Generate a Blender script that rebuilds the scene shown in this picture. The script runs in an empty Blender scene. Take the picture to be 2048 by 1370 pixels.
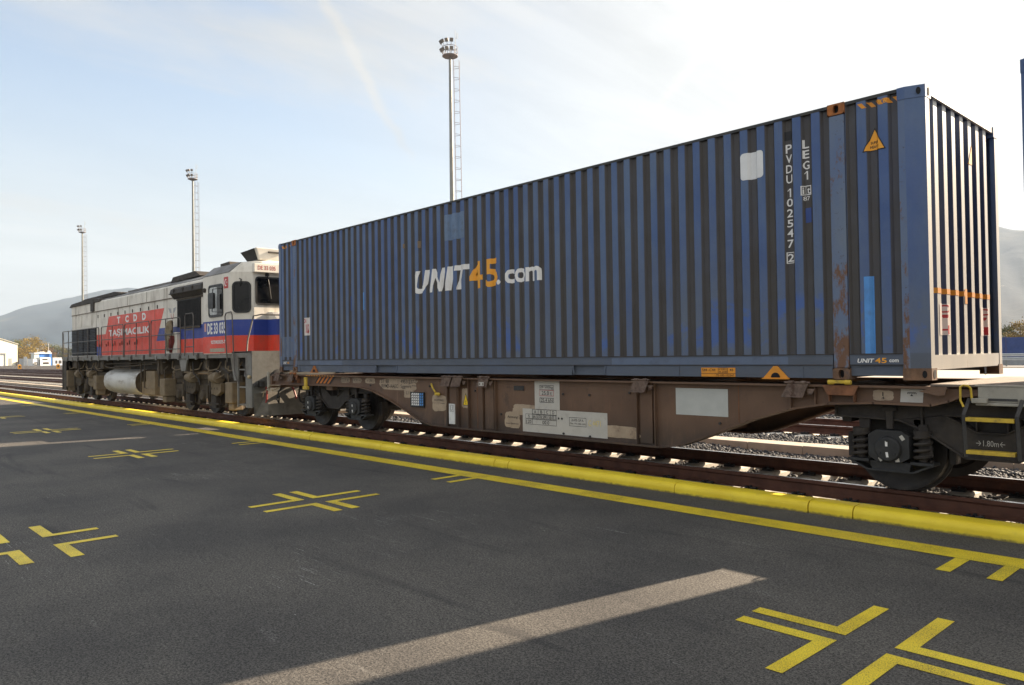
import bpy, bmesh, math, random
import numpy as np
from mathutils import Vector, Matrix

R = math.radians
scene = bpy.context.scene
COL = scene.collection

# ---------------------------------------------------------------- camera
CAM_POS = Vector((0.0, 0.0, 1.474))
C_FWD = Vector((-0.73063406, 0.68257981, 0.01608313))
C_RIGHT = Vector((0.68241682, 0.73081105, -0.01491602))
C_UP = Vector((0.0219350929, -0.0000772, 0.99975939))
FPX = 1532.65                       # focal length in pixels of a 2048 wide frame
cam_data = bpy.data.cameras.new("camera")
cam_data.sensor_width = 36.0
cam_data.lens = FPX / 2048.0 * 36.0
cam_data.clip_start = 0.05
cam_data.clip_end = 30000.0
cam = bpy.data.objects.new("camera", cam_data)
COL.objects.link(cam)
rot = Matrix((C_RIGHT, C_UP, -C_FWD)).transposed()
cam.matrix_world = Matrix.Translation(CAM_POS) @ rot.to_4x4()
scene.camera = cam

# ---------------------------------------------------------------- light
SUN_DIR = Vector((0.187, 1.0, 0.457)).normalized()      # from the scene towards the sun
SUN_EL = math.asin(SUN_DIR.z)
SUN_AZ = math.atan2(SUN_DIR.x, SUN_DIR.y)
SUN_STRENGTH = 5.0
SKY_STRENGTH = 0.05
EXPOSURE = 2.2
scene.view_settings.view_transform = 'Standard'
scene.view_settings.look = 'None'
scene.view_settings.gamma = 1.0
scene.view_settings.exposure = EXPOSURE
scene.view_settings.use_curve_mapping = False

sun_data = bpy.data.lights.new("sun", 'SUN')
sun_data.energy = SUN_STRENGTH
sun_data.angle = R(0.5)
sun_data.color = (1.0, 0.81, 0.60)
sun = bpy.data.objects.new("sun", sun_data)
COL.objects.link(sun)
sun.rotation_mode = 'QUATERNION'
sun.rotation_quaternion = (-SUN_DIR).to_track_quat('-Z', 'Y')

world = bpy.data.worlds.new("World")
scene.world = world
world.use_nodes = True
wn, wl = world.node_tree.nodes, world.node_tree.links
wn.clear()


def wnode(t, **kw):
    n = wn.new(t)
    for k, v in kw.items():
        setattr(n, k, v)
    return n


def wmath(op, a, b=None, clamp=False):
    n = wnode('ShaderNodeMath', operation=op)
    n.use_clamp = clamp
    for i, v in enumerate((a, b)):
        if v is None:
            continue
        if hasattr(v, 'is_linked'):
            wl.new(v, n.inputs[i])
        else:
            n.inputs[i].default_value = v
    return n.outputs[0]


def wramp(val, lo, hi, to0=0.0, to1=1.0):
    n = wnode('ShaderNodeMapRange', interpolation_type='SMOOTHSTEP')
    wl.new(val, n.inputs[0])
    for i, v in ((1, lo), (2, hi), (3, to0), (4, to1)):
        n.inputs[i].default_value = v
    return n.outputs[0]


def build_world():
    sky = wnode('ShaderNodeTexSky', sky_type='NISHITA')
    sky.sun_disc = False
    sky.sun_elevation = SUN_EL
    sky.sun_rotation = SUN_AZ
    sky.altitude = 100.0
    sky.air_density = 1.0
    sky.dust_density = 2.2
    sky.ozone_density = 1.0
    tc = wnode('ShaderNodeTexCoord')
    sep = wnode('ShaderNodeSeparateXYZ')
    wl.new(tc.outputs['Generated'], sep.inputs[0])
    dx, dy, dz = sep.outputs
    # position on a flat cloud layer: direction / height
    hz = wmath('MAXIMUM', wmath('ADD', dz, 0.06), 0.02)
    px, py = wmath('DIVIDE', dx, hz), wmath('DIVIDE', dy, hz)
    comb = wnode('ShaderNodeCombineXYZ')
    wl.new(px, comb.inputs[0]); wl.new(py, comb.inputs[1])

    def noise(scale, detail, rough, rotz=0.0, sc=(1, 1, 1), dist=0.0):
        m = wnode('ShaderNodeMapping')
        m.inputs['Rotation'].default_value = (0, 0, rotz)
        m.inputs['Scale'].default_value = sc
        wl.new(comb.outputs[0], m.inputs['Vector'])
        n = wnode('ShaderNodeTexNoise')
        n.inputs['Scale'].default_value = scale
        n.inputs['Detail'].default_value = detail
        n.inputs['Roughness'].default_value = rough
        n.inputs['Distortion'].default_value = dist
        wl.new(m.outputs[0], n.inputs['Vector'])
        return n.outputs['Fac']
    veil = noise(0.55, 7, 0.6, R(20), (1.0, 0.45, 1), 0.6)
    fine = noise(2.2, 8, 0.65, R(35), (1.0, 0.25, 1), 0.8)
    cl = wmath('ADD', wmath('MULTIPLY', veil, 0.7), wmath('MULTIPLY', fine, 0.3))
    cirrus = wramp(cl, 0.42, 0.62, 0.0, 0.85)
    # haze veil grows towards the horizon and towards the sun
    low = wramp(dz, 0.05, 0.34, 0.92, 0.0)
    vdot = wnode('ShaderNodeVectorMath', operation='DOT_PRODUCT')
    wl.new(tc.outputs['Generated'], vdot.inputs[0])
    vdot.inputs[1].default_value = SUN_DIR
    sunside = wramp(vdot.outputs['Value'], 0.25, 0.80, 0.0, 0.95)
    mask = wmath('MAXIMUM', wmath('MAXIMUM', cirrus, low), sunside)

    # two old contrails on the cloud layer
    def trail(a, b, width, amount, soft):
        ax, ay = a; bx, by = b
        L = math.hypot(bx - ax, by - ay)
        ux, uy = (bx - ax) / L, (by - ay) / L
        wob = wmath('MULTIPLY', wmath('SUBTRACT', noise(3.0, 6, 0.65), 0.5), width * 2.6)
        rx, ry = wmath('SUBTRACT', px, ax), wmath('SUBTRACT', py, ay)
        along = wmath('ADD', wmath('MULTIPLY', rx, ux), wmath('MULTIPLY', ry, uy))
        across = wmath('ADD', wmath('SUBTRACT', wmath('MULTIPLY', rx, uy), wmath('MULTIPLY', ry, ux)), wob)
        d = wramp(wmath('ABSOLUTE', across), width * soft, width, 1.0, 0.0)
        g = wmath('MULTIPLY', wramp(along, -0.2, 0.1), wramp(along, L * 0.55, L, 1.0, 0.0))
        return wmath('MULTIPLY', wmath('MULTIPLY', d, g), amount)

    def layer(u, v):
        d = C_FWD + C_RIGHT * ((u - 1024) / FPX) - C_UP * ((v - 685) / FPX)
        d.normalize()
        h = max(d.z + 0.06, 0.02)
        return (d.x / h, d.y / h)
    t1 = trail(layer(640, -10), layer(845, 360), 0.036, 0.50, 0.0)
    t2 = trail(layer(1475, 5), layer(1290, 250), 0.034, 0.6, 0.0)
    mask = wmath('MAXIMUM', mask, wmath('ADD', wmath('MULTIPLY', mask, 0.8), wmath('MAXIMUM', t1, t2), clamp=True), clamp=True)
    # bright thin cloud colour, brighter on the sun's side
    glow = wramp(vdot.outputs['Value'], 0.35, 0.95, CLOUD_LO, CLOUD_HI)
    # added unseen sky brightness overhead and behind the camera, fills the shaded side
    bdot = wnode('ShaderNodeVectorMath', operation='DOT_PRODUCT')
    wl.new(tc.outputs['Generated'], bdot.inputs[0])
    bdot.inputs[1].default_value = Vector((0.60, -0.56, 0.57)).normalized()
    back = wramp(bdot.outputs['Value'], 0.05, 0.75)
    glow = wmath('MULTIPLY', glow, wramp(fine, 0.30, 0.68, 0.84, 1.08))
    glow = wmath('ADD', glow, wmath('MULTIPLY', back, BACK_FILL))
    mask = wmath('MAXIMUM', mask, wmath('MULTIPLY', back, 0.95))
    cc = wnode('ShaderNodeCombineXYZ')
    wl.new(glow, cc.inputs[0])
    wl.new(wmath('MULTIPLY', glow, 0.985), cc.inputs[1])
    wl.new(wmath('MULTIPLY', glow, 0.955), cc.inputs[2])
    tr = wmath('ADD', 1.0, wmath('MULTIPLY', wmath('MAXIMUM', t1, t2), 0.17))
    for q in range(3):
        src = cc.inputs[q].links[0].from_socket
        wl.new(wmath('MULTIPLY', src, tr), cc.inputs[q])
    mix = wnode('ShaderNodeMix', data_type='RGBA')
    wl.new(mask, mix.inputs['Factor'])
    wl.new(sky.outputs[0], mix.inputs['A'])
    wl.new(cc.outputs[0], mix.inputs['B'])
    bg = wnode('ShaderNodeBackground')
    bg.inputs['Strength'].default_value = SKY_STRENGTH
    wl.new(mix.outputs['Result'], bg.inputs['Color'])
    out = wnode('ShaderNodeOutputWorld')
    wl.new(bg.outputs[0], out.inputs['Surface'])


CLOUD_LO, CLOUD_HI, BACK_FILL = 2.9, 4.7, 1.8
build_world()

# ---------------------------------------------------------------- materials


def srgb(r, g, b):
    def f(c):
        c /= 255.0
        return c / 12.92 if c <= 0.04045 else ((c + 0.055) / 1.055) ** 2.4
    return (f(r), f(g), f(b))


class NT:
    """small helper round a material's node tree"""

    def __init__(self, name):
        self.m = bpy.data.materials.new(name)
        self.m.use_nodes = True
        self.n, self.l = self.m.node_tree.nodes, self.m.node_tree.links
        self.bsdf = self.n['Principled BSDF']
        self.geo = self.n.new('ShaderNodeNewGeometry')
        self.pos = self.geo.outputs['Position']

    def node(self, t, **kw):
        n = self.n.new(t)
        for k, v in kw.items():
            setattr(n, k, v)
        return n

    def put(self, sock, v):
        if hasattr(v, 'is_linked'):
            self.l.new(v, sock)
        else:
            sock.default_value = (*v, 1.0) if isinstance(v, tuple) and len(v) == 3 and sock.type == 'RGBA' else v

    def math(self, op, a, b=None):
        n = self.node('ShaderNodeMath', operation=op)
        n.use_clamp = False
        self.put(n.inputs[0], a)
        if b is not None:
            self.put(n.inputs[1], b)
        return n.outputs[0]

    def noise(self, scale, detail=5, rough=0.6, sc=None, dist=0.0, off=None):
        v = self.pos
        if sc or off:
            m = self.node('ShaderNodeMapping')
            m.inputs['Scale'].default_value = sc or (1, 1, 1)
            m.inputs['Location'].default_value = off or (0, 0, 0)
            self.l.new(v, m.inputs['Vector'])
            v = m.outputs[0]
        n = self.node('ShaderNodeTexNoise')
        n.inputs['Scale'].default_value = scale
        n.inputs['Detail'].default_value = detail
        n.inputs['Roughness'].default_value = rough
        n.inputs['Distortion'].default_value = dist
        self.l.new(v, n.inputs['Vector'])
        return n.outputs['Fac']

    def voronoi(self, scale, out='Color', feature='F1'):
        n = self.node('ShaderNodeTexVoronoi', feature=feature)
        n.inputs['Scale'].default_value = scale
        self.l.new(self.pos, n.inputs['Vector'])
        return n.outputs[out]

    def ramp(self, v, lo, hi, a=0.0, b=1.0):
        n = self.node('ShaderNodeMapRange', interpolation_type='SMOOTHSTEP')
        self.put(n.inputs[0], v)
        for i, x in ((1, lo), (2, hi), (3, a), (4, b)):
            n.inputs[i].default_value = x
        return n.outputs[0]

    def mix(self, f, a, b, blend='MIX'):
        n = self.node('ShaderNodeMix', data_type='RGBA', blend_type=blend)
        self.put(n.inputs['Factor'], f)
        self.put(n.inputs['A'], a)
        self.put(n.inputs['B'], b)
        return n.outputs['Result']

    def bump(self, h, strength, dist=0.01):
        n = self.node('ShaderNodeBump')
        n.inputs['Strength'].default_value = strength
        n.inputs['Distance'].default_value = dist
        self.l.new(h, n.inputs['Height'])
        self.l.new(n.outputs[0], self.bsdf.inputs['Normal'])

    def done(self, col, rough=0.6, metal=0.0, spec=0.5):
        self.put(self.bsdf.inputs['Base Color'], col)
        self.put(self.bsdf.inputs['Roughness'], rough)
        self.put(self.bsdf.inputs['Metallic'], metal)
        self.bsdf.inputs['Specular IOR Level'].default_value = spec
        return self.m


def sc3(c, k):
    return tuple(min(1.0, x * k) for x in c)


def pm(name, c, rough=0.6, metal=0.0, spec=0.4, var=0.12, vs=3.0, dirt=None, da=0.4, ds=1.6,
       dst=(1, 1, 1), rust=None, ra=0.4, rs=5.0, rst=(1, 1, 1), bump=0.0, bs=60.0):
    """weathered paint, metal or stone: mottled base colour + dirt clouds + rust spots"""
    t = NT(name)
    col = t.mix(t.ramp(t.noise(vs, 6, 0.65), 0.3, 0.7), sc3(c, 1 - var), sc3(c, 1 + var))
    if dirt:
        col = t.mix(t.ramp(t.noise(ds, 8, 0.65, dst), 0.62 - 0.35 * da, 0.85 - 0.25 * da, 0.0, min(1.0, 0.35 + da)), col, dirt)
    if rust:
        col = t.mix(t.ramp(t.noise(rs, 9, 0.7, rst, off=(3.1, 7.7, 1.3)), 0.68 - 0.22 * ra, 0.74 - 0.22 * ra), col, rust)
    if bump:
        t.bump(t.noise(bs, 6, 0.7), bump, 0.01)
    r = t.ramp(t.noise(vs * 2.3, 5), 0.2, 0.8, max(0.05, rough - 0.1), min(1.0, rough + 0.12))
    return t.done(col, r, metal, spec)


RUST = (0.14, 0.062, 0.03)
RUST_DARK = (0.07, 0.036, 0.024)
GRIME = (0.045, 0.037, 0.03)
DUST = (0.22, 0.18, 0.135)

# ---------------------------------------------------------------- mesh building
LOC = {}          # world location of every top-level root


class MB:
    def __init__(self):
        self.v, self.f, self.mi, self.cur = [], [], [], 0

    def add(self, vs, fs):
        o = len(self.v)
        self.v += [tuple(p) for p in vs]
        for f in fs:
            self.f.append(tuple(i + o for i in f))
            self.mi.append(self.cur)
        return self

    def box(self, x0, x1, y0, y1, z0, z1):
        return self.add([(x0, y0, z0), (x1, y0, z0), (x1, y1, z0), (x0, y1, z0), (x0, y0, z1), (x1, y0, z1), (x1, y1, z1), (x0, y1, z1)],
                        [(0, 3, 2, 1), (4, 5, 6, 7), (0, 1, 5, 4), (1, 2, 6, 5), (2, 3, 7, 6), (3, 0, 4, 7)])

    def prism(self, poly, axis, a0, a1):
        """extrude a 2D polygon along an axis: 'y' takes (x,z), 'x' takes (y,z), 'z' takes (x,y)"""
        n = len(poly)

        def p3(p, a):
            return {'y': (p[0], a, p[1]), 'x': (a, p[0], p[1]), 'z': (p[0], p[1], a)}[axis]
        vs = [p3(p, a0) for p in poly] + [p3(p, a1) for p in poly]
        fs = [tuple(range(n)), tuple(range(2 * n - 1, n - 1, -1))]
        fs += [(i, (i + 1) % n, n + (i + 1) % n, n + i) for i in range(n)]
        return self.add(vs, fs)

    def loft(self, rings, cap=True):
        n = len(rings[0])
        vs = [p for r in rings for p in r]
        fs = []
        for k in range(len(rings) - 1):
            for i in range(n):
                j = (i + 1) % n
                fs.append((k * n + i, k * n + j, (k + 1) * n + j, (k + 1) * n + i))
        if cap:
            fs.append(tuple(range(n - 1, -1, -1)))
            fs.append(tuple((len(rings) - 1) * n + i for i in range(n)))
        return self.add(vs, fs)

    def tube(self, pts, r, n=8, closed=False):
        pts = [Vector(p) for p in pts]
        rings = []
        up = None
        for i, p in enumerate(pts):
            a = pts[i - 1] if (i > 0 or closed) else p
            b = pts[(i + 1) % len(pts)] if (i < len(pts) - 1 or closed) else p
            d = (b - a).normalized()
            if up is None or abs(up.dot(d)) > 0.95:
                up = Vector((0, 0, 1)) if abs(d.z) < 0.9 else Vector((0, 1, 0))
            s = d.cross(up).normalized()
            u = s.cross(d).normalized()
            up = u
            rr = r[i] if isinstance(r, (list, tuple)) else r
            rings.append([p + (s * math.cos(2 * math.pi * k / n) + u * math.sin(2 * math.pi * k / n)) * rr for k in range(n)])
        if closed:
            rings.append(rings[0])
            return self.loft(rings, cap=False)
        return self.loft(rings)

    def cyl(self, p0, p1, r, n=20, r1=None):
        return self.tube([p0, p1], [r, r if r1 is None else r1], n)

    def lathe(self, prof, c, axis, n=32):
        """prof: list of (radius, offset along axis); c: centre; axis 'x','y','z'"""
        rings = []
        for r, t in prof:
            ring = []
            for k in range(n):
                a = 2 * math.pi * k / n
                u, w = r * math.cos(a), r * math.sin(a)
                ring.append({'y': (c[0] + u, c[1] + t, c[2] + w), 'x': (c[0] + t, c[1] + u, c[2] + w), 'z': (c[0] + u, c[1] + w, c[2] + t)}[axis])
            rings.append(ring)
        return self.loft(rings)

    def strip(self, line, a0, a1, th, axis='y'):
        """a bent plate that follows a 2D polyline, width a0..a1 along the axis"""
        for (p, q) in zip(line[:-1], line[1:]):
            d = Vector((q[0] - p[0], q[1] - p[1]))
            if d.length < 1e-6:
                continue
            nrm = Vector((-d.y, d.x)).normalized() * th / 2
            e = d.normalized() * th * 0.3
            self.prism([(p[0] - e.x + nrm.x, p[1] - e.y + nrm.y), (q[0] + e.x + nrm.x, q[1] + e.y + nrm.y),
                        (q[0] + e.x - nrm.x, q[1] + e.y - nrm.y), (p[0] - e.x - nrm.x, p[1] - e.y - nrm.y)], axis, a0, a1)
        return self

    def build(self, name, mats, parent=None, smooth=False, bevel=0.0, fixn=True):
        me = bpy.data.meshes.new(name)
        off = root_loc(parent)
        me.from_pydata([(x - off[0], y - off[1], z - off[2]) for x, y, z in self.v], [], self.f)
        ms = mats if isinstance(mats, (list, tuple)) else [mats]
        for m in ms:
            me.materials.append(m)
        if len(ms) > 1:
            me.polygons.foreach_set('material_index', self.mi)
        if fixn:
            bm = bmesh.new()
            bm.from_mesh(me)
            bmesh.ops.recalc_face_normals(bm, faces=bm.faces)
            bm.to_mesh(me)
            bm.free()
        if smooth:
            me.polygons.foreach_set('use_smooth', [True] * len(me.polygons))
            try:
                me.set_sharp_from_angle(angle=R(40))
            except Exception:
                pass
        o = bpy.data.objects.new(name, me)
        COL.objects.link(o)
        if parent is not None:
            o.parent = parent
        if bevel:
            b = o.modifiers.new('edge', 'BEVEL')
            b.width = bevel
            b.segments = 2
            b.limit_method = 'ANGLE'
            b.angle_limit = R(40)
        return o


def root_loc(o):
    while o is not None and o.parent is not None:
        o = o.parent
    return LOC.get(o.name, (0, 0, 0)) if o is not None else (0, 0, 0)


def tag(o, label=None, cat=None, group=None, kind=None):
    if label: o['label'] = label
    if cat: o['category'] = cat
    if group: o['group'] = group
    if kind: o['kind'] = kind
    return o


def thing(name, loc, label, cat, group=None):
    o = bpy.data.objects.new(name, None)
    o.empty_display_size = 0.3
    COL.objects.link(o)
    o.location = loc
    LOC[o.name] = tuple(loc)
    return tag(o, label, cat, group)


def copy_tree(o, parent=None):
    c = o.copy()
    COL.objects.link(c)
    if parent is not None:
        c.parent = parent
    for ch in list(o.children):
        copy_tree(ch, c)
    return c


def interp(line, x):
    xs = [p[0] for p in line]
    return float(np.interp(x, xs, [p[1] for p in line]))


# -------- writing and painted marks, laid on a surface point by point
def text_polys(s, bold=0.0, res=3, spacing=1.0):
    cu = bpy.data.curves.new('lettering', 'FONT')
    cu.body = s
    cu.resolution_u = res
    cu.offset = bold
    cu.space_character = spacing
    o = bpy.data.objects.new('lettering', cu)
    COL.objects.link(o)
    dg = bpy.context.evaluated_depsgraph_get()
    me = bpy.data.meshes.new_from_object(o.evaluated_get(dg))
    vs = [tuple(v.co[:2]) for v in me.vertices]
    fs = [tuple(p.vertices) for p in me.polygons]
    bpy.data.objects.remove(o)
    bpy.data.curves.remove(cu)
    bpy.data.meshes.remove(me)
    return vs, fs


def fit(vs, u0, u1, v0, v1, shear=0.0):
    vs = [(x + y * shear, y) for x, y in vs]
    ax, bx = min(p[0] for p in vs), max(p[0] for p in vs)
    ay, by = min(p[1] for p in vs), max(p[1] for p in vs)
    return [(u0 + (x - ax) / (bx - ax) * (u1 - u0), v0 + (y - ay) / max(by - ay, 1e-6) * (v1 - v0)) for x, y in vs]


class Decal:
    """flat shapes in (u, v) later laid on a surface"""

    def __init__(self):
        self.v, self.f = [], []

    def add(self, vs, fs):
        o = len(self.v)
        self.v += vs
        self.f += [tuple(i + o for i in f) for f in fs]
        return self

    def poly(self, pts):
        return self.add(list(pts), [tuple(range(len(pts)))])

    def rect(self, u0, u1, v0, v1):
        return self.poly([(u0, v0), (u1, v0), (u1, v1), (u0, v1)])

    def frame(self, u0, u1, v0, v1, t):
        self.rect(u0, u1, v0, v0 + t); self.rect(u0, u1, v1 - t, v1)
        self.rect(u0, u0 + t, v0 + t, v1 - t); self.rect(u1 - t, u1, v0 + t, v1 - t)
        return self

    def text(self, s, u0, u1, v0, v1, bold=0.0, shear=0.0, res=3, spacing=1.0):
        vs, fs = text_polys(s, bold, res, spacing)
        return self.add(fit(vs, u0, u1, v0, v1, shear), fs)

    def lay(self, name, mat, parent, fn, cuts=()):
        """fn(u, v) -> world point; cuts: u values where the surface bends"""
        bm = bmesh.new()
        bv = [bm.verts.new((p[0], p[1], 0)) for p in self.v]
        for f in self.f:
            try:
                bm.faces.new([bv[i] for i in f])
            except ValueError:
                pass
        us = [p[0] for p in self.v]
        lo, hi = min(us), max(us)
        for c in cuts:
            if lo < c < hi:
                bmesh.ops.bisect_plane(bm, geom=bm.verts[:] + bm.edges[:] + bm.faces[:], plane_co=(c, 0, 0), plane_no=(1, 0, 0))
        off = root_loc(parent)
        for v in bm.verts:
            p = fn(v.co.x, v.co.y)
            v.co = (p[0] - off[0], p[1] - off[1], p[2] - off[2])
        me = bpy.data.meshes.new(name)
        bm.to_mesh(me)
        bm.free()
        me.materials.append(mat)
        o = bpy.data.objects.new(name, me)
        COL.objects.link(o)
        if parent is not None:
            o.parent = parent
        return o


def rrect(u0, u1, v0, v1, r, n=5):
    pts = []
    for cx, cy, a0 in ((u1 - r, v0 + r, -90), (u1 - r, v1 - r, 0), (u0 + r, v1 - r, 90), (u0 + r, v0 + r, 180)):
        for k in range(n + 1):
            a = R(a0 + 90 * k / n)
            pts.append((cx + r * math.cos(a), cy + r * math.sin(a)))
    return pts

# ================================================================ SETTING: ground, yard, tracks
YC = 9.219                 # centre line of the train's track; rail head at z = 0
ZA = -0.176                # asphalt
GND = -0.235               # ballast bed


def asphalt_material():
    t = NT('asphalt')
    grain = t.noise(75, 3, 0.65)
    grain2 = t.noise(170, 2, 0.6)
    g = t.math('ADD', t.math('MULTIPLY', grain, 0.55), t.math('MULTIPLY', grain2, 0.45))
    col = t.mix(t.ramp(g, 0.38, 0.64), (0.021, 0.0205, 0.0198), (0.150, 0.140, 0.127))
    big = t.ramp(t.noise(0.55, 6, 0.6), 0.3, 0.7)
    col = t.mix(big, t.mix(1.0, col, (0.72, 0.72, 0.74), 'MULTIPLY'), t.mix(1.0, col, (1.22, 1.20, 1.16), 'MULTIPLY'))
    # pale scuffs, dragged along the yard
    sc = t.noise(1.4, 6, 0.75, (0.6, 4.5, 1), 0.4)
    col = t.mix(t.math('MULTIPLY', t.ramp(sc, 0.60, 0.76, 0, 0.55), t.ramp(grain, 0.4, 0.6)), col, (0.30, 0.29, 0.27))
    tyre = t.noise(0.9, 4, 0.6, (0.35, 2.2, 1), 0.8, (4, 9, 0))
    col = t.mix(t.ramp(tyre, 0.56, 0.72, 0, 0.55), col, (0.022, 0.022, 0.024))
    # oil spots and a darker worn lane along the loading line
    oil = t.noise(2.6, 5, 0.7, None, 0.3, (8, 2, 0))
    col = t.mix(t.ramp(oil, 0.66, 0.74, 0, 0.5), col, (0.020, 0.019, 0.018))
    # thin chalky drag marks in short bundles
    drag = t.noise(2.4, 3, 0.5, (0.8, 26.0, 1), 0.15, (1, 5, 0))
    zone = t.ramp(t.noise(0.55, 2, 0.5, None, 0.0, (3.3, 1.7, 0)), 0.56, 0.62)
    col = t.mix(t.math('MULTIPLY', t.math('MULTIPLY', t.ramp(drag, 0.64, 0.70, 0, 0.6), zone), t.ramp(grain, 0.42, 0.55)), col, (0.42, 0.41, 0.39))
    flk = t.voronoi(7.0, 'Distance')
    col = t.mix(t.math('MULTIPLY', t.ramp(flk, 0.03, 0.05, 1, 0), t.ramp(t.noise(3.1, 2), 0.6, 0.62)), col, (0.45, 0.43, 0.40))
    t.bump(g, 0.55, 0.006)
    return t.done(col, 0.85, 0, 0.3)


def yellow_paint(name, wear):
    t = NT(name)
    g = t.math('ADD', t.math('MULTIPLY', t.noise(140, 3, 0.6), 0.6), t.math('MULTIPLY', t.noise(330, 2, 0.5), 0.4))
    col = t.mix(t.ramp(t.noise(2.0, 6), 0.3, 0.7), (0.70, 0.51, 0.022), (0.80, 0.62, 0.035))
    if wear:
        w = t.math('ADD', g, t.math('MULTIPLY', t.noise(3.0, 5), 0.22))
        col = t.mix(t.ramp(w, 0.51, 0.60, 0.92, 0.0), col, (0.05, 0.046, 0.03))
        t.bump(g, 0.4, 0.005)
    else:
        col = t.mix(t.ramp(t.noise(5.0, 8, 0.7, (0.5, 1, 1)), 0.55, 0.78, 0, 0.5), col, (0.42, 0.33, 0.06))
        col = t.mix(t.ramp(t.noise(26, 5, 0.7), 0.68, 0.74, 0, 0.6), col, (0.25, 0.22, 0.12))
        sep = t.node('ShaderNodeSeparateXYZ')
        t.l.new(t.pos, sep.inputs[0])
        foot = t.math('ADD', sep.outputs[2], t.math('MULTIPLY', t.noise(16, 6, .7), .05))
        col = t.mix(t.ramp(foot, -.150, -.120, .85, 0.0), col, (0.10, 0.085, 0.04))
        col = t.mix(t.ramp(t.noise(9.0, 6, 0.7, (1, 1, .6), 0, (4, 4, 4)), 0.70, 0.73, 0, 0.85), col, (0.30, 0.28, 0.22))
        t.bump(t.noise(40, 5), 0.3, 0.006)
    return t.done(col, 0.55, 0, 0.4)


def ballast_bed_material():
    t = NT('ballast_bed')
    n = t.voronoi(13.0, 'Color')
    bw = t.node('ShaderNodeRGBToBW'); t.l.new(n, bw.inputs[0])
    col = t.mix(t.ramp(bw.outputs[0], 0.25, 0.8), (0.028, 0.028, 0.030), (0.12, 0.115, 0.11))
    big = t.ramp(t.noise(0.25, 4), 0.4, 0.65)
    col = t.mix(t.math('MULTIPLY', big, 0.35), col, (0.15, 0.11, 0.075))
    t.bump(t.voronoi(13.0, 'Distance'), 1.0, 0.05)
    return t.done(col, 0.9, 0, 0.2)


M_ASPH = asphalt_material()
M_YLINE = yellow_paint('yellow_road_paint', True)
M_YKERB = yellow_paint('yellow_kerb_paint', False)
M_BED = ballast_bed_material()
M_CONC = pm('pale_concrete', (0.42, 0.355, 0.28), 0.85, var=0.12, vs=2.0, dirt=(0.30, 0.26, 0.21), da=0.35, ds=2.5, bump=0.2, bs=40)
M_SLEEPER = pm('sleeper_concrete', (0.62, 0.58, 0.50), 0.85, var=0.12, vs=5.0, dirt=(0.20, 0.14, 0.09), da=0.35, ds=4.0, bump=0.25, bs=50)
M_RAIL = pm('rusty_rail', (0.085, 0.037, 0.025), 0.75, 0.0, 0.25, var=0.25, vs=6.0, dirt=(0.10, 0.045, 0.028), da=0.4, ds=3.0, bump=0.15, bs=90)
M_RAILTOP = pm('polished_rail', (0.55, 0.52, 0.50), 0.28, 1.0, 0.5, var=0.06)
M_CLIP = pm('black_clip', (0.018, 0.018, 0.02), 0.5, 0.3, var=0.2)
M_STONE = None


def stone_material():
    t = NT('ballast_stone')
    bw = t.node('ShaderNodeRGBToBW')
    t.l.new(t.voronoi(17.0, 'Color'), bw.inputs[0])
    col = t.mix(t.ramp(bw.outputs[0], 0.2, 0.85), (0.022, 0.023, 0.026), (0.092, 0.093, 0.096))
    col = t.mix(t.ramp(t.noise(9.0, 3), 0.62, 0.7, 0, 0.5), col, (0.12, 0.08, 0.05))
    t.bump(t.noise(60, 4), 0.3, 0.01)
    return t.done(col, 0.8, 0, 0.35)


M_STONE = stone_material()

# ---- the ground as one sheet
gm = MB()
gm.add([(-6000, 10.75, GND), (3500, 10.75, GND), (3500, 6500, GND), (-6000, 6500, GND)], [(0, 1, 2, 3)])
gm.add([(-6000, 7.7, GND - .11), (3500, 7.7, GND - .11), (3500, 10.75, GND), (-6000, 10.75, GND), (-6000, 10.3, GND - .11), (3500, 10.3, GND - .11)], [(0, 1, 5, 4), (4, 5, 2, 3)])
gm.build('ground', M_BED, fixn=False)['kind'] = 'structure'

# ---- asphalt hard standing, with its painted marks
am = MB()
am.add([(-400, -120, ZA), (120, -120, ZA), (120, 7.56, ZA), (-400, 7.56, ZA)], [(0, 1, 2, 3)])
pavement = am.build('pavement', M_ASPH, fixn=False)
pavement['kind'] = 'structure'
ZP = ZA + 0.004


def flat(name, d, z=ZP, mat=None):
    return d.lay(name, mat or M_YLINE, pavement, lambda u, v: (u, v, z))


flat('edge_line', Decal().rect(-300, 60, 6.665, 6.965))
SLOT_X = [-1.82, -8.05, -14.5, -21.0, -27.4, -33.8]
rnd = random.Random(4)
for sx in SLOT_X + [4.4]:
    for dx in (-0.19, 0.145):
        flat('tick_mark', Decal().rect(sx + dx - 0.05, sx + dx + 0.05, 6.21, 6.66))


def corner_marks(cx, cy, gx=.135, gy=.055, blen=.66):
    d = Decal()
    for sx in (-1, 1):
        for sy in (-1, 1):
            ix, iy = cx + sx * gx, cy + sy * gy
            a, t = 0.60 + rnd.uniform(-0.03, 0.03), 0.105
            b = blen + rnd.uniform(-0.03, 0.03)
            pts = [(ix, iy), (ix + sx * a, iy), (ix + sx * a, iy + sy * t), (ix + sx * t * 0.9, iy + sy * t), (ix + sx * t * 0.9, iy + sy * b), (ix, iy + sy * b)]
            d.poly(pts if sx * sy > 0 else pts[::-1])
    return d


for sx in SLOT_X + [4.4]:
    for sy in (4.37, 1.56):
        if sy < 2 and sx > -3:
            continue
        flat('corner_marking', corner_marks(sx, sy) if sy > 2 else corner_marks(sx - .05, sy, .20, .13, .50))

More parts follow.
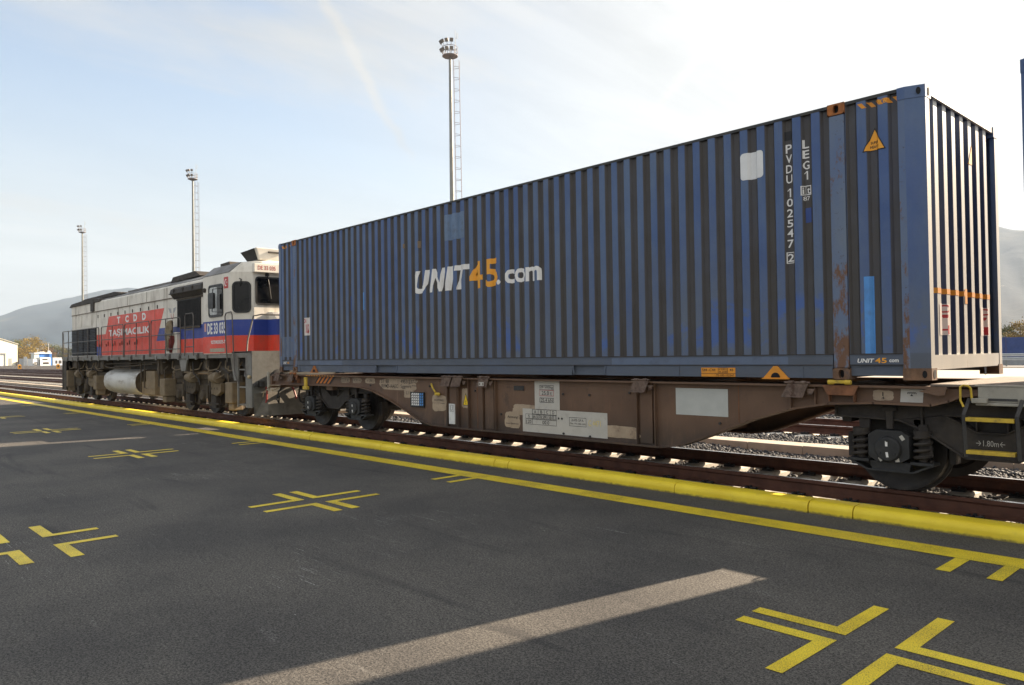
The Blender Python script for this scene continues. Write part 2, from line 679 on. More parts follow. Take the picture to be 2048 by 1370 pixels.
# ---- yellow painted concrete kerb, in long stones with dark joints
kp = [(7.50, -0.30), (7.502, -0.150)] + [(7.572 - 0.070 * math.cos(R(a)), -0.125 + 0.072 * math.sin(R(a))) for a in range(5, 88, 9)] + [(7.60, -0.0505), (7.72, -0.047), (7.731, -0.051), (7.736, -0.062), (7.738, -0.30)]
km = MB()
x = -260.0
joints = [-11.46, -8.16, -5.29, -3.67, -3.22]
while x < 40:
    nx = x + 3.0
    for j in joints:
        if x < j < nx - 0.02:
            nx = j
            break
    dy, dz = rnd.uniform(-.004, .004), rnd.uniform(-.003, .003)
    km.prism([(a + dy, b + dz) for a, b in kp], 'x', x + 0.006, nx - 0.006)
    x = nx
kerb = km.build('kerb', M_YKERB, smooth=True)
kerb['kind'] = 'structure'

# ---- concrete kerb between the tracks and the paved apron beyond the yard
ck = MB()
x = -210.0
while x < 30:
    ck.box(x + 0.004, x + 0.996, 12.12, 12.58, -0.5, -0.10 + rnd.uniform(-0.004, 0.004))
    x += 1.0
ck.build('concrete_kerb', M_CONC, bevel=0.008)['kind'] = 'structure'
ap = MB()
ap.box(-70, 300, 41.0, 66.0, -0.6, -0.05)
ap.build('apron', M_CONC)['kind'] = 'structure'
rd = MB()
rd.box(-80, 300, 66.15, 72, -0.6, 0.0)
rd.build('road', pm('old_asphalt', (0.17, 0.165, 0.16), 0.9, var=0.1, vs=0.5))['kind'] = 'structure'

# ---- tracks
RAILP = [(-.075, -.172), (.075, -.172), (.075, -.162), (.03, -.148), (.010, -.132), (.009, -.06), (.020, -.046), (.036, -.038), (.0365, -.008), (.030, 0), (-.030, 0), (-.0365, -.008), (-.036, -.038), (-.020, -.046), (-.009, -.06), (-.010, -.132), (-.03, -.148), (-.075, -.162)]


def rail_mesh(y, x0, x1, parent):
    m = MB()
    n0 = len(m.f)
    m.prism([(y + a, b) for a, b in RAILP], 'x', x0, x1)
    # the running surface is the face between points 9 and 10 of the profile
    m.mi[2 + 9] = 1
    return m.build('rail', [M_RAIL, M_RAILTOP], parent)


def sleeper_geometry(m, x, yc, clips=True):
    secs = [(-1.30, .13, -.205), (-1.24, .13, -.192), (-.93, .125, -.188), (-.62, .12, -.188), (-.45, .12, -.194), (-.30, .12, -.200), (.30, .12, -.200), (.45, .12, -.194), (.62, .12, -.186), (.93, .125, -.188), (1.24, .13, -.192), (1.30, .13, -.205)]
    rings = []
    for yy, w, z in secs:
        y = yc + yy
        rings.append([(x - w - .08, y, -.42), (x + w + .05, y, -.42), (x + w + .016, y, z - .030), (x + w, y, z - .012), (x + w - .03, y, z), (x - w + .06, y, z - .004), (x - w + .02, y, z - .014), (x - w - .03, y, z - .045)])
    m.cur = 0
    m.loft(rings)
    if clips:
        m.cur = 1
        for s in (-0.7535, 0.7535):
            for q in (-1, 1):
                yy = yc + s + q * 0.115
                m.box(x - .075, x + .075, yy - .028, yy + .028, -.192, -.165)
                m.tube([(x - .06, yy - q * .05, -.158), (x - .065, yy + q * .015, -.15), (x - .02, yy + q * .035, -.16), (x, yy - q * .03, -.148), (x + .02, yy + q * .035, -.16), (x + .065, yy + q * .015, -.15), (x + .06, yy - q * .05, -.158)], .011, 6)
                m.cyl((x, yy, -.17), (x, yy, -.13), .018, 8)
    return m


def track(yc, x0, x1, sl0, sl1, label, rest=None):
    root = bpy.data.objects.new('railway_track', None)
    COL.objects.link(root)
    root.location = (0, yc, 0)
    LOC[root.name] = (0, yc, 0)
    root['kind'] = 'structure'
    for s in (-0.7535, 0.7535):
        rail_mesh(yc + s, x0, x1, root)
    if sl0 is not None:
        proto = None
        k = int(math.floor(sl0 / 0.6))
        while k * 0.6 < sl1:
            if proto is None:
                proto = sleeper_geometry(MB(), 0, yc).build('sleeper', [M_SLEEPER, M_CLIP], root)
                proto.location = (k * 0.6, 0, 0)
            else:
                c = proto.copy()
                COL.objects.link(c)
                c.location = (k * 0.6 + rnd.uniform(-.012, .012), rnd.uniform(-.01, .01), 0)
                c.rotation_euler = (0, 0, rnd.uniform(-.012, .012))
            k += 1
    if rest:
        m = MB()
        for a, b in rest:
            k = int(math.floor(a / 0.6))
            while k * 0.6 < b:
                sleeper_geometry(m, k * 0.6, yc, False)
                k += 1
        m.build('sleeper', [M_SLEEPER], root)['kind'] = 'stuff'
    return root


track(YC, -320, 60, -55, 1.0, 'main', [(-130, -55.3)])
track(15.5, -400, 60, -13, 3.0, 'second', [(-170, -13.3)])
for yy in (20.25, 25.0, 29.75, 34.5):
    track(yy, -420, 80, None, None, 'yard', [(-230, -40)] if yy < 21 else None)


# ---- ballast stones
def stones(name, areas, seed):
    rg = np.random.default_rng(seed)
    t = (1 + 5 ** 0.5) / 2
    iv = np.array([(-1, t, 0), (1, t, 0), (-1, -t, 0), (1, -t, 0), (0, -1, t), (0, 1, t), (0, -1, -t), (0, 1, -t), (t, 0, -1), (t, 0, 1), (-t, 0, -1), (-t, 0, 1)]) / math.sqrt(1 + t * t)
    fi = np.array([(0, 11, 5), (0, 5, 1), (0, 1, 7), (0, 7, 10), (0, 10, 11), (1, 5, 9), (5, 11, 4), (11, 10, 2), (10, 7, 6), (7, 1, 8), (3, 9, 4), (3, 4, 2), (3, 2, 6), (3, 6, 8), (3, 8, 9), (4, 9, 5), (2, 4, 11), (6, 2, 10), (8, 6, 7), (9, 8, 1)])
    V, F, o = [], [], 0
    for (x0, x1, y0, y1, dens, zf, size) in areas:
        n = int((x1 - x0) * (y1 - y0) * dens)
        c = np.stack([rg.uniform(x0, x1, n), rg.uniform(y0, y1, n), np.zeros(n)], 1)
        c[:, 2] = zf(c[:, 0], c[:, 1]) + rg.uniform(-.012, .018, n)
        if 'track' in name or True:
            # keep the tops of the sleepers clear
            d = np.abs((c[:, 0] / 0.6) - np.round(c[:, 0] / 0.6)) * 0.6
            on = (np.abs(c[:, 1] - YC) < 1.33) | (np.abs(c[:, 1] - 15.5) < 1.33)
            keep = ~(on & (d < .15)) | (rg.uniform(0, 1, n) < .04)
            c = c[keep]; n = len(c)
        s = size * rg.uniform(.6, 1.25, (n, 1, 1)) * rg.uniform(.6, 1.15, (n, 1, 3))
        p = iv[None] * rg.uniform(.72, 1.2, (n, 12, 1)) * s
        ang = rg.uniform(0, 2 * math.pi, n)
        til = rg.uniform(-.9, .9, n)
        ca, sa, ct, st = np.cos(ang)[:, None], np.sin(ang)[:, None], np.cos(til)[:, None], np.sin(til)[:, None]
        x, y, z = p[..., 0], p[..., 1] * ct - p[..., 2] * st, p[..., 1] * st + p[..., 2] * ct
        p = np.stack([x * ca - y * sa, x * sa + y * ca, z], -1) + c[:, None, :]
        V.append(p.reshape(-1, 3))
        F.append((fi[None] + (np.arange(n) * 12)[:, None, None]).reshape(-1, 3) + o)
        o += n * 12
    V = np.concatenate(V); F = np.concatenate(F)
    me = bpy.data.meshes.new(name)
    me.vertices.add(len(V)); me.loops.add(F.size); me.polygons.add(len(F))
    me.vertices.foreach_set('co', V.ravel().astype(np.float32))
    me.loops.foreach_set('vertex_index', F.ravel().astype(np.int32))
    me.polygons.foreach_set('loop_start', np.arange(0, F.size, 3, dtype=np.int32))
    me.polygons.foreach_set('loop_total', np.full(len(F), 3, np.int32))
    me.update(calc_edges=True)
    me.materials.append(M_STONE)
    ob = bpy.data.objects.new(name, me)
    COL.objects.link(ob)
    tag(ob, 'dark grey ballast stones lying between and beside the rails', 'ballast', kind='stuff')
    return ob


def between_z(x, y):
    # a low heap between the two tracks, thinner inside the track
    return np.where((y > 10.3) & (y < 12.1), -.19 + .03 * np.sin(x * 1.3) - .02 * (y - 10.3), np.where(np.abs(y - YC) < 0.62, -.315, -.29))


stones('ballast', [
    (-16, 2.5, 9.98, 12.12, 420, between_z, .034),
    (-24, -16, 9.98, 12.12, 150, between_z, .045),
    (-20, 2.5, 7.76, 9.98, 330, between_z, .032),
    (-14, 3.5, 12.6, 17.2, 260, lambda x, y: np.where(np.abs(y - 15.5) > 1.2, -.20, -.235) + 0 * x, .038),
    (-12, 3.5, 17.2, 22.0, 90, lambda x, y: -.23 + 0 * x, .05),
], 11)

# ================================================================ shipping containers
CY0, CY1 = 7.989, 10.449        # outer planes of the container sides
CZ0, CZ1 = 1.165, 4.06
PITCH, DEPTH = 0.2133, 0.036


def container_paint(name, corrugated):
    t = NT(name)
    sep = t.node('ShaderNodeSeparateXYZ')
    t.l.new(t.pos, sep.inputs[0])
    X, Y, Z = sep.outputs
    blue = t.mix(t.ramp(t.noise(0.8, 5), 0.3, 0.7), (0.040, 0.085, 0.235), (0.064, 0.115, 0.265))
    fresh = t.mix(t.ramp(t.noise(1.4, 6, 0.65, (1, 1, 0.35)), 0.35, 0.7), blue, (0.095, 0.145, 0.245))
    # chalky fading and road film, thicker low down and in patches
    low = t.math('ADD', t.ramp(Z, 1.2, 3.6, 0.30, 0.0), t.math('MULTIPLY', t.noise(1.1, 7, 0.65, (1, 1, 0.4)), 0.8))
    col = t.mix(t.ramp(low, 0.36, 0.78, 0.0, 0.82), fresh, (0.112, 0.132, 0.168))
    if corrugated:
        # brown grime plus painted shade in the grooves of the side sheet
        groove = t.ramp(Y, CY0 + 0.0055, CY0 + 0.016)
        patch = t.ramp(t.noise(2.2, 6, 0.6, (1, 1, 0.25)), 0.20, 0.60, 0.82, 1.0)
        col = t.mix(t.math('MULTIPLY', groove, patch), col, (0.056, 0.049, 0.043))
    # road dirt on the bottom rails
    rail = t.math('MULTIPLY', t.ramp(Z, 1.425, 1.44, 1.0, 0.0), t.ramp(t.noise(1.9, 7, 0.65, (0.6, 1, 1.5)), 0.25, 0.65, 0.35, 0.85))
    col = t.mix(rail, col, (0.080, 0.092, 0.115))
    # fresher cobalt touch-ups low on the side
    band = t.math('MULTIPLY', t.ramp(Z, 1.45, 1.6), t.ramp(Z, 2.0, 2.15, 1.0, 0.0))
    cob = t.math('MULTIPLY', band, t.ramp(t.noise(1.15, 5, 0.7, (1, 1, 0.8), 0.5, (7.3, 0, 2.1)), 0.52, 0.60, 0, 0.75))
    if corrugated:
        cob = t.math('MULTIPLY', cob, t.math('SUBTRACT', 1.0, groove))
    col = t.mix(cob, col, (0.050, 0.115, 0.36))
    # runs, scratches and rust
    runs = t.noise(5.0, 7, 0.7, (3.0, 3.0, 0.12))
    col = t.mix(t.ramp(runs, 0.60, 0.75, 0, 0.42), col, (0.060, 0.050, 0.042))
    scr = t.noise(9.0, 4, 0.6, (1.0, 1.0, 0.9), 2.5, (3, 1, 8))
    col = t.mix(t.ramp(t.math('ABSOLUTE', t.math('SUBTRACT', scr, 0.5)), 0.004, 0.010, 0.30, 0.0), col, (0.05, 0.07, 0.13))
    rst = t.noise(14.0, 8, 0.75, (1, 1, 0.5), 0.0, (2, 4, 1))
    col = t.mix(t.ramp(t.math('ADD', rst, t.ramp(Z, 1.2, 2.4, 0.05, 0.0)), 0.69, 0.73), col, RUST)
    if corrugated:
        t.bump(t.math('ADD', t.noise(1.6, 3), t.math('MULTIPLY', t.noise(5.0, 3, .5, (1, 1, .5)), .35)), 0.45, 0.03)
    return t.done(col, t.ramp(t.noise(3, 5), 0.3, 0.7, 0.42, 0.62), 0, 0.45)


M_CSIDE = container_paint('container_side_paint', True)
M_CBLUE = container_paint('container_paint', False)


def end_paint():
    t = NT('sun_glare_end_paint')
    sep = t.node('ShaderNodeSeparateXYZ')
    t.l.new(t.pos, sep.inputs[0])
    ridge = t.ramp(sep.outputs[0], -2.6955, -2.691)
    glare = t.mix(t.ramp(t.noise(1.2, 6, .6, (1, 1, .3)), .3, .7), (0.40, 0.39, 0.37), (0.50, 0.475, 0.43))
    col = t.mix(ridge, (0.018, 0.028, 0.080), glare)  # sun glare painted on the ridges, shade painted into the grooves
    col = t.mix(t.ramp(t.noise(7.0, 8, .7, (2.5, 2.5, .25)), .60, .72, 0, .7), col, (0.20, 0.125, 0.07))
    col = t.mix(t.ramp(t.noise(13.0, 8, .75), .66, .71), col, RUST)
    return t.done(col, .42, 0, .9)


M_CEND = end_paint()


M_CTOP = pm('worn_top_rail', (0.040, 0.042, 0.045), .65, var=.3, vs=4, dirt=(0.07, 0.062, 0.04), da=.5, ds=4)
M_CSEAM = pm('grimy_seam', (0.040, 0.034, 0.030), .8, var=.3, vs=6, dirt=(.08, .05, .035), da=.4, ds=5)


def rusty_post():
    t = NT('rusty_post_paint')
    sep = t.node('ShaderNodeSeparateXYZ')
    t.l.new(t.pos, sep.inputs[0])
    col = t.mix(t.ramp(t.noise(1.5, 6, 0.6, (1, 1, .4)), 0.3, 0.7), (0.095, 0.145, 0.27), (0.15, 0.185, 0.24))
    n = t.math('ADD', t.noise(6.0, 9, 0.72, (1.2, 1.2, 0.5)), t.ramp(sep.outputs[2], 1.3, 2.8, 0.13, 0.0))
    col = t.mix(t.ramp(n, 0.57, 0.67), col, (0.15, 0.078, 0.045))
    col = t.mix(t.ramp(t.noise(17.0, 7, 0.7), 0.58, 0.68, 0, 0.7), col, RUST_DARK)
    t.bump(t.noise(25, 6), 0.2, 0.006)
    return t.done(col, 0.6, 0, 0.4)


M_CPOST = rusty_post()
M_CRUST = pm('rusty_casting', (0.17, 0.095, 0.055), 0.75, var=0.3, vs=9, dirt=(0.06, 0.06, 0.07), da=0.35, ds=6, bump=0.2)
M_CORANGE = pm('orange_rust_casting', (0.36, 0.125, 0.03), 0.7, var=0.3, vs=9, dirt=RUST_DARK, da=0.4, ds=7, bump=0.2)
M_BLACK = pm('black_paint', (0.012, 0.012, 0.013), 0.5, var=0.2)
M_HOLE = pm('dark_inside', (0.010, 0.010, 0.012), 0.9, var=0.1)


def white_vinyl(name, c, da=0.3):
    return pm(name, c, 0.55, var=0.05, vs=6, dirt=(0.45, 0.41, 0.36), da=da, ds=5, dst=(1, 1, .4))


M_WHITE = white_vinyl('white_lettering', (0.76, 0.75, 0.73), 0.25)
M_ORANGEL = pm('orange_lettering', (0.80, 0.36, 0.035), 0.55, var=0.06, dirt=(0.45, 0.22, 0.06), da=0.25, ds=4)
M_REDL = pm('red_lettering', (0.42, 0.03, 0.04), 0.5, var=0.1)
M_PALEBL = pm('patch_blue', (0.125, 0.19, 0.30), 0.5, var=0.1, dirt=(0.08, 0.085, 0.10), da=0.4, ds=4)
M_PALEBL2 = pm('pale_rail_patch', (0.115, 0.15, 0.225), 0.5, var=0.12, vs=3, dirt=(0.07, 0.085, 0.12), da=0.5, ds=3)
M_BRIGHTBL = pm('bright_blue_patch', (0.085, 0.27, 0.62), 0.45, var=0.10, vs=4, dirt=(0.09, 0.16, 0.32), da=0.35, ds=5)
M_NAVYP = pm('navy_patch', (0.035, 0.07, 0.24), 0.5, var=0.1)
M_ORANGEP = pm('orange_plate', (0.70, 0.28, 0.025), 0.5, var=0.08, dirt=(0.4, 0.2, 0.07), da=0.3, ds=9)
M_LETBLACK = pm('black_lettering', (0.015, 0.015, 0.017), 0.6, var=0.1)


def corrugation(x0, x1, phase, y_out, depth=DEPTH, pitch=PITCH, flat_w=.088, slope=.030):
    """(x, y) line of a corrugated sheet between x0 and x1, outer face at y_out, folding towards +depth"""
    brk = []
    k = int(math.floor((x0 - phase) / pitch)) - 1
    while phase + k * pitch < x1 + pitch:
        a = phase + k * pitch
        brk += [(a, y_out), (a + flat_w, y_out), (a + flat_w + slope, y_out + depth), (a + pitch - slope, y_out + depth)]
        k += 1
    out = [(x0, interp(brk, x0))] + [p for p in brk if x0 < p[0] < x1] + [(x1, interp(brk, x1))]
    return out


def sheet(m, line, z0, z1, axis='y'):
    n = len(line)
    if axis == 'y':
        vs = [(x, y, z0) for x, y in line] + [(x, y, z1) for x, y in line]
    else:
        vs = [(y, x, z0) for x, y in line] + [(y, x, z1) for x, y in line]
    m.add(vs, [(i, i + 1, n + i + 1, n + i) for i in range(n - 1)])
    return m


def casting(m, x0, x1, y0, y1, z0, z1, faces, hole=(.030, .048)):
    """corner casting: a box with an oval hole sunk into the given faces ('-y' or '+x')"""
    m.cur = 0
    n = 20
    quads = {'-x': [(x0, y0, z0), (x0, y1, z0), (x0, y1, z1), (x0, y0, z1)], '+y': [(x0, y1, z0), (x1, y1, z0), (x1, y1, z1), (x0, y1, z1)],
             '-z': [(x0, y0, z0), (x1, y0, z0), (x1, y1, z0), (x0, y1, z0)], '+z': [(x0, y0, z1), (x1, y0, z1), (x1, y1, z1), (x0, y1, z1)],
             '-y': [(x0, y0, z0), (x1, y0, z0), (x1, y0, z1), (x0, y0, z1)], '+x': [(x1, y0, z0), (x1, y1, z0), (x1, y1, z1), (x1, y0, z1)]}
    for k, q in quads.items():
        if k not in faces:
            m.add(q, [(0, 1, 2, 3)])
            continue
        a0, a1 = (x0, x1) if k == '-y' else (y0, y1)
        ac, zc = (a0 + a1) / 2, (z0 + z1) / 2
        hw, hh = min(hole[0], (a1 - a0) * .32), min(hole[1], (z1 - z0) * .36)
        outer, inner = [], []
        for i in range(n):
            t = 2 * math.pi * i / n
            c, s = math.cos(t), math.sin(t)
            sc = 1 / max(abs(c), abs(s))
            outer.append((ac + c * sc * (a1 - a0) / 2, zc + s * sc * (z1 - z0) / 2))
            inner.append((ac + hw * c, zc + (hh - hw) * (1 if s > 0.01 else -1 if s < -0.01 else 0) + hw * s))

        def P(a, z, d):
            return (a, y0 + d, z) if k == '-y' else (x1 - d, a, z)
        vs = [P(a, z, 0) for a, z in outer] + [P(a, z, 0) for a, z in inner] + [P(a, z, .05) for a, z in inner]
        fs = []
        for i in range(n):
            j = (i + 1) % n
            fs.append((i, j, n + j, n + i))
            fs.append((n + i, n + j, 2 * n + j, 2 * n + i))
        m.add(vs, fs)
        m.cur = 1
        m.add([P(a, z, .048) for a, z in inner], [tuple(range(n))])
        m.cur = 0


def make_container(xr, label, detail=True):
    L = 13.716
    xl = xr - L
    x4a, x4b = xl + .762, xr - .762         # outer edges of the 40 ft posts
    root = thing('shipping_container', (xr - L / 2, (CY0 + CY1) / 2, CZ0), label, 'shipping container')
    W = CY1 - CY0
    ym = lambda y: CY0 + CY1 - y
    ph = xr - 2.66 + (-4.85 + 2.66) - (xr - (-2.66)) + (xr + 2.66)
    ph = xr - 2.19
    main = corrugation(x4a + .178, x4b - .178, ph, CY0 + .004)
    endr = corrugation(x4b, xr - .23, ph + 7 * PITCH + .057, CY0 + .004)
    endl = corrugation(xl + .23, x4a, ph + .03, CY0 + .004)
    zb, zt = CZ0 + .262, CZ1 - .035
    m = MB()
    for ln in (endl, main, endr):
        sheet(m, ln, zb - .01, zt)
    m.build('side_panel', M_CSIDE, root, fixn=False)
    m = MB()
    for ln in (endl, main, endr):
        sheet(m, [(x, ym(y)) for x, y in ln], zb - .01, zt)
    m.build('side_panel', M_CBLUE, root, fixn=False)
    # roof and floor
    m = MB()
    m.box(xl + .1, xr - .1, CY0 + .05, CY1 - .05, CZ1 - .045, CZ1 - .02)
    m.build('roof', M_CBLUE, root)
    m = MB()
    m.box(xl + .1, xr - .1, CY0 + .08, CY1 - .08, CZ0 + .13, CZ0 + .16)
    for k in range(22):
        xx = xl + .8 + k * (L - 1.6) / 21
        m.box(xx - .03, xx + .03, CY0 + .06, CY1 - .06, CZ0 + .02, CZ0 + .127)
    m.build('floor', M_HOLE, root)
    # rails
    m = MB()
    for (a, b) in ((xl + .2, x4a), (x4a + .178, x4b - .178), (x4b, xr - .2)):
        for f in (lambda y: y, ym):
            y0, y1 = sorted((f(CY0 + .003), f(CY0 + .06)))
            m.box(a, b, y0, y1, zt, CZ1 - .002)
    m.build('top_rail', M_CTOP, root)
    zmid = CZ0 + .152
    pockets = [(xr - 9.69, xr - 8.96), (xr - 4.67, xr - 4.04)] if detail else []
    m = MB()
    for f in (lambda y: y, ym):
        def bx(a, b, p, q, z0, z1):
            y0, y1 = sorted((f(p), f(q)))
            m.box(a, b, y0, y1, z0, z1)
        a, b = x4a + .178, x4b - .178
        bx(a, b, CY0 + .006, CY0 + .055, zmid + .004, zb)
        bx(a, b, CY0 + .001, CY0 + .058, zb - .012, zb + .002)
        bx(a, b, CY0 + .000, CY0 + .05, zmid - .006, zmid + .004)
        seg = [a] + [v for p in pockets for v in p] + [b]
        for i in range(0, len(seg), 2):
            bx(seg[i], seg[i + 1], CY0 + .010, CY0 + .045, CZ0 + .012, zmid - .006)
        for p, q in pockets:
            bx(p, q, CY0 + .045, CY0 + .06, CZ0 + .015, zmid - .006)
            for e in (p, q):
                s = .035 if e == p else -.035
                m.prism([(e, zmid - .006), (e + s, zmid - .006), (e + s * 1.3, CZ0 + .02), (e + s * .9, CZ0 + .02)], 'y', *sorted((f(CY0 + .004), f(CY0 + .012))))
        for xx in (a + .12, a + .66, b - .34, b - 1.94):
            bx(xx, xx + .012, CY0 + .004, CY0 + .012, CZ0 + .012, zmid - .008)
        for a, b in ((xl + .2, x4a), (x4b, xr - .2)):
            bx(a, b, CY0 + .006, CY0 + .055, zmid + .004, zb)
            bx(a, b, CY0 + .002, CY0 + .058, zb - .012, zb + .002)
            bx(a, b, CY0 + .03, CY0 + .045, CZ0 + .04, zmid + .004)
    m.build('bottom_rail', M_CBLUE, root)
    m = MB()
    for a, b in ((x4a + .178, x4b - .178), (xl + .24, x4a), (x4b, xr - .24)):
        m.box(a, b, CY0 - .001, CY0 + .004, zb - .004, zb + .006)
        m.box(a, b, CY0 - .002, CY0 + .003, zmid - .004, zmid + .003)
    m.build('seam', M_CSEAM, root)
    # 40 ft posts with castings
    for xa in (x4a, x4b - .178):
        m = MB()
        m.box(xa + .008, xa + .170, ym(CY0 + .09), ym(CY0), CZ0 + .118, CZ1 - .118)
        m.build('corner_post', M_CPOST, root, bevel=.012)
        m = MB()
        m.box(xa + .008, xa + .170, CY0, CY0 + .09, CZ0 + .118, CZ1 - .118)
        p = m.build('corner_post', M_CPOST, root, bevel=.012)
        for z0, mt in ((CZ0, M_CRUST), (CZ1 - .114, M_CORANGE)):
            m = MB()
            casting(m, xa - .002, xa + .180, CY0 - .006, CY0 + .156, z0, z0 + .118, ('-y',))
            m.build('corner_casting', [mt, M_HOLE], p)
    # chamfered 45 ft corner posts
    for s, xe in ((1, xr), (-1, xl)):
        def X(d):
            return xe - s * d
        for f in (lambda y: y, ym):
            plan = [(X(.235), f(CY0)), (X(.17), f(CY0 - .001)), (X(0), f(CY0 + .062)), (X(0), f(CY0 + .165)), (X(.05), f(CY0 + .165)), (X(.06), f(CY0 + .12)), (X(.235), f(CY0 + .06))]
            m = MB()
            m.prism(plan, 'z', CZ0 + .118, CZ1 - .12)
            near = f(0) == 0
            m.mi[2] = 1
            if s > 0:
                m.mi[4] = 2
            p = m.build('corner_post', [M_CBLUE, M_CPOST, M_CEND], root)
            big = [(X(.24), f(CY0 - .005)), (X(.168), f(CY0 - .006)), (X(-.004), f(CY0 + .058)), (X(-.004), f(CY0 + .205)), (X(.2), f(CY0 + .205))]
            for z0, z1, mt in ((CZ0, CZ0 + .118, M_CRUST), (CZ1 - .12, CZ1, M_CBLUE)):
                m = MB()
                m.prism(big, 'z', z0, z1)
                if near:
                    m.cur = 1
                    zc = (z0 + z1) / 2
                    ov = [(math.cos(2 * math.pi * k / 16), math.sin(2 * math.pi * k / 16)) for k in range(16)]
                    m.add([(X(-.007), CY0 + .135 + .032 * c, zc + .044 * q) for c, q in ov], [tuple(range(16))])
                    m.add([(X(.05) + s * .020 * c + s * .0, CY0 + .0345 - .007 + .0075 * c, zc + .036 * q) for c, q in ov], [tuple(range(16))])
                m.build('corner_casting', [mt, M_HOLE], p)
    # end walls
    for s, xe in ((1, xr), (-1, xl)):
        m = MB()
        ep, first = .268, 8.36 - .268
        ln = corrugation(CY0 + .225, CY1 - .225, first, 0, .045, ep, .10, .035)
        ln = [(CY0 + .165, .045)] + [p for p in ln if 8.30 < p[0] < CY1 - .23] + [(CY1 - .165, .045)]
        sheet(m, [(y, xe - s * (.03 + d)) for y, d in ln], CZ0 + .24, CZ1 - .06, 'x')
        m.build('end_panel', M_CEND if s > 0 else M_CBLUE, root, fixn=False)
        m = MB()
        x0, x1 = sorted((xe - s * .004, xe - s * .09))
        m.box(x0, x1, CY0 + .166, CY1 - .166, CZ0 + .10, CZ0 + .245)
        for yy in (CY0 + .42, CY1 - .42):
            m.prism([(yy - .07, CZ0 + .10), (yy + .02, CZ0 + .10), (yy + .01, CZ0 - .0), (yy - .035, CZ0 - .0)], 'x', x0 + .01, x1 - .07 if s > 0 else x1 - .01)
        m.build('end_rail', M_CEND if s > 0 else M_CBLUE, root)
        m = MB()
        m.box(x0, x1, CY0 + .206, CY1 - .206, CZ1 - .075, CZ1 - .008)
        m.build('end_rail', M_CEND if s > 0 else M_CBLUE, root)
    if not detail:
        return root

    # ---------------- writing and marks (laid over the folds of the sheet)
    allx = endl + main + endr
    cuts = [p[0] for p in allx]

    def S(e=.0025):
        return lambda u, v: (u, interp(allx, u) - e, v)
    def F(y, e=.003):
        return lambda u, v: (u, y - e, v)
    D = Decal
    d = D()
    zz0, zz1 = 2.57, 2.97
    for ch, a, b in (('U', -11.08, -10.64), ('N', -10.62, -10.21), ('I', -10.215, -9.955), ('T', -9.945, -9.55)):
        sh = .24
        if ch == 'I':
            d.poly([(a, zz0), (a + .155, zz0), (b, zz1), (b - .155, zz1)])
        else:
            d.text(ch, a, b, zz0, zz1, bold=.036, shear=sh)
    d.text('.', -8.885, -8.805, 2.57, 2.65, bold=.03)
    for ch, a, b, z1 in (('c', -8.70, -8.48, 2.785), ('o', -8.47, -8.245, 2.785), ('m', -8.235, -7.925, 2.785)):
        d.text(ch, a, b, 2.57, z1, bold=.035)
    d.lay('lettering', M_WHITE, root, S(), cuts)
    d = D()
    d.text('4', -9.57, -9.23, 2.55, 2.985, bold=.025)
    d.text('5', -9.18, -8.86, 2.55, 2.995, bold=.025)
    d.lay('lettering', M_ORANGEL, root, S(), cuts)
    # vertical number
    d = D()
    zc = lambda c: 3.755 - (c - 285) * .00138
    for ch, a, b in (('P', 285, 355), ('V', 368, 435), ('D', 450, 515), ('U', 530, 598), ('1', 640, 710), ('0', 720, 785), ('2', 805, 870), ('5', 890, 950), ('4', 965, 1030), ('7', 1050, 1115), ('2', 1163, 1227)):
        w = .036
        if ch == '1':
            d.rect(-4.058, -4.042, zc(b), zc(a)).poly([(-4.082, zc(a) - .022), (-4.082, zc(a) - .032), (-4.058, zc(a) - .014), (-4.058, zc(a))])
            continue
        d.text(ch, -4.058 - w, -4.058 + w, zc(b), zc(a), bold=.012)
    d.frame(-4.103, -4.013, zc(1240), zc(1150), .008)
    z2 = lambda c: 3.765 - (c - 252) * .00138
    for ch, a, b in (('L', 252, 320), ('E', 335, 400), ('G', 420, 487), ('1', 500, 568)):
        w = .034
        if ch == '1':
            d.rect(-3.86, -3.844, z2(b), z2(a)).poly([(-3.884, z2(a) - .022), (-3.884, z2(a) - .032), (-3.86, z2(a) - .014), (-3.86, z2(a))])
            continue
        d.text(ch, -3.86 - w, -3.86 + w, z2(b), z2(a), bold=.012)
    d.frame(-3.915, -3.812, z2(690), z2(615), .010)
    d.text('ilt', -3.90, -3.822, z2(680), z2(624), bold=.012)
    d.rect(-3.872, -3.862, z2(680), z2(624))
    d.text('87', -3.895, -3.828, z2(733), z2(699), bold=.008)
    d.lay('identification_number', M_WHITE, root, S(), cuts)
    D().rect(-4.10, -4.015, 3.80, 3.90).lay('data_plate', M_BLACK, root, S(.003), cuts)
    D().poly(rrect(-4.635, -4.35, 3.445, 3.755, .04)).lay('placard', white_vinyl('white_placard', (0.72, 0.73, 0.73), .15), root, S(), cuts)
    D().rect(-10.21, -9.665, 3.41, 3.845).lay('paint_patch', M_PALEBL, root, S(), cuts)
    D().rect(-3.262, -3.172, 1.43, 2.22).lay('paint_patch', M_BRIGHTBL, root, S(), cuts)
    D().rect(-3.88, -3.815, 2.86, 3.02).lay('paint_patch', M_NAVYP, root, S(.0035), cuts)
    D().rect(-12.78, -12.70, 2.38, 2.72).lay('paint_patch', M_BRIGHTBL, root, S(), cuts)
    D().rect(-13.25, -13.16, 2.40, 2.68).lay('paint_patch', M_NAVYP, root, S(), cuts)
    for a, b, c, e in ((-10.95, -10.90, 3.38, 3.5), (-11.4, -11.36, 3.42, 3.5)):
        D().rect(a, b, c, e).lay('paint_patch', pm('brown_patch', (0.20, 0.14, 0.09), 0.6), root, S(), cuts)
    # small placard at the left end, with red writing
    D().rect(-15.14, -14.84, 1.955, 2.335).lay('placard', white_vinyl('pale_placard', (0.66, 0.62, 0.60), .3), root, S(), cuts)
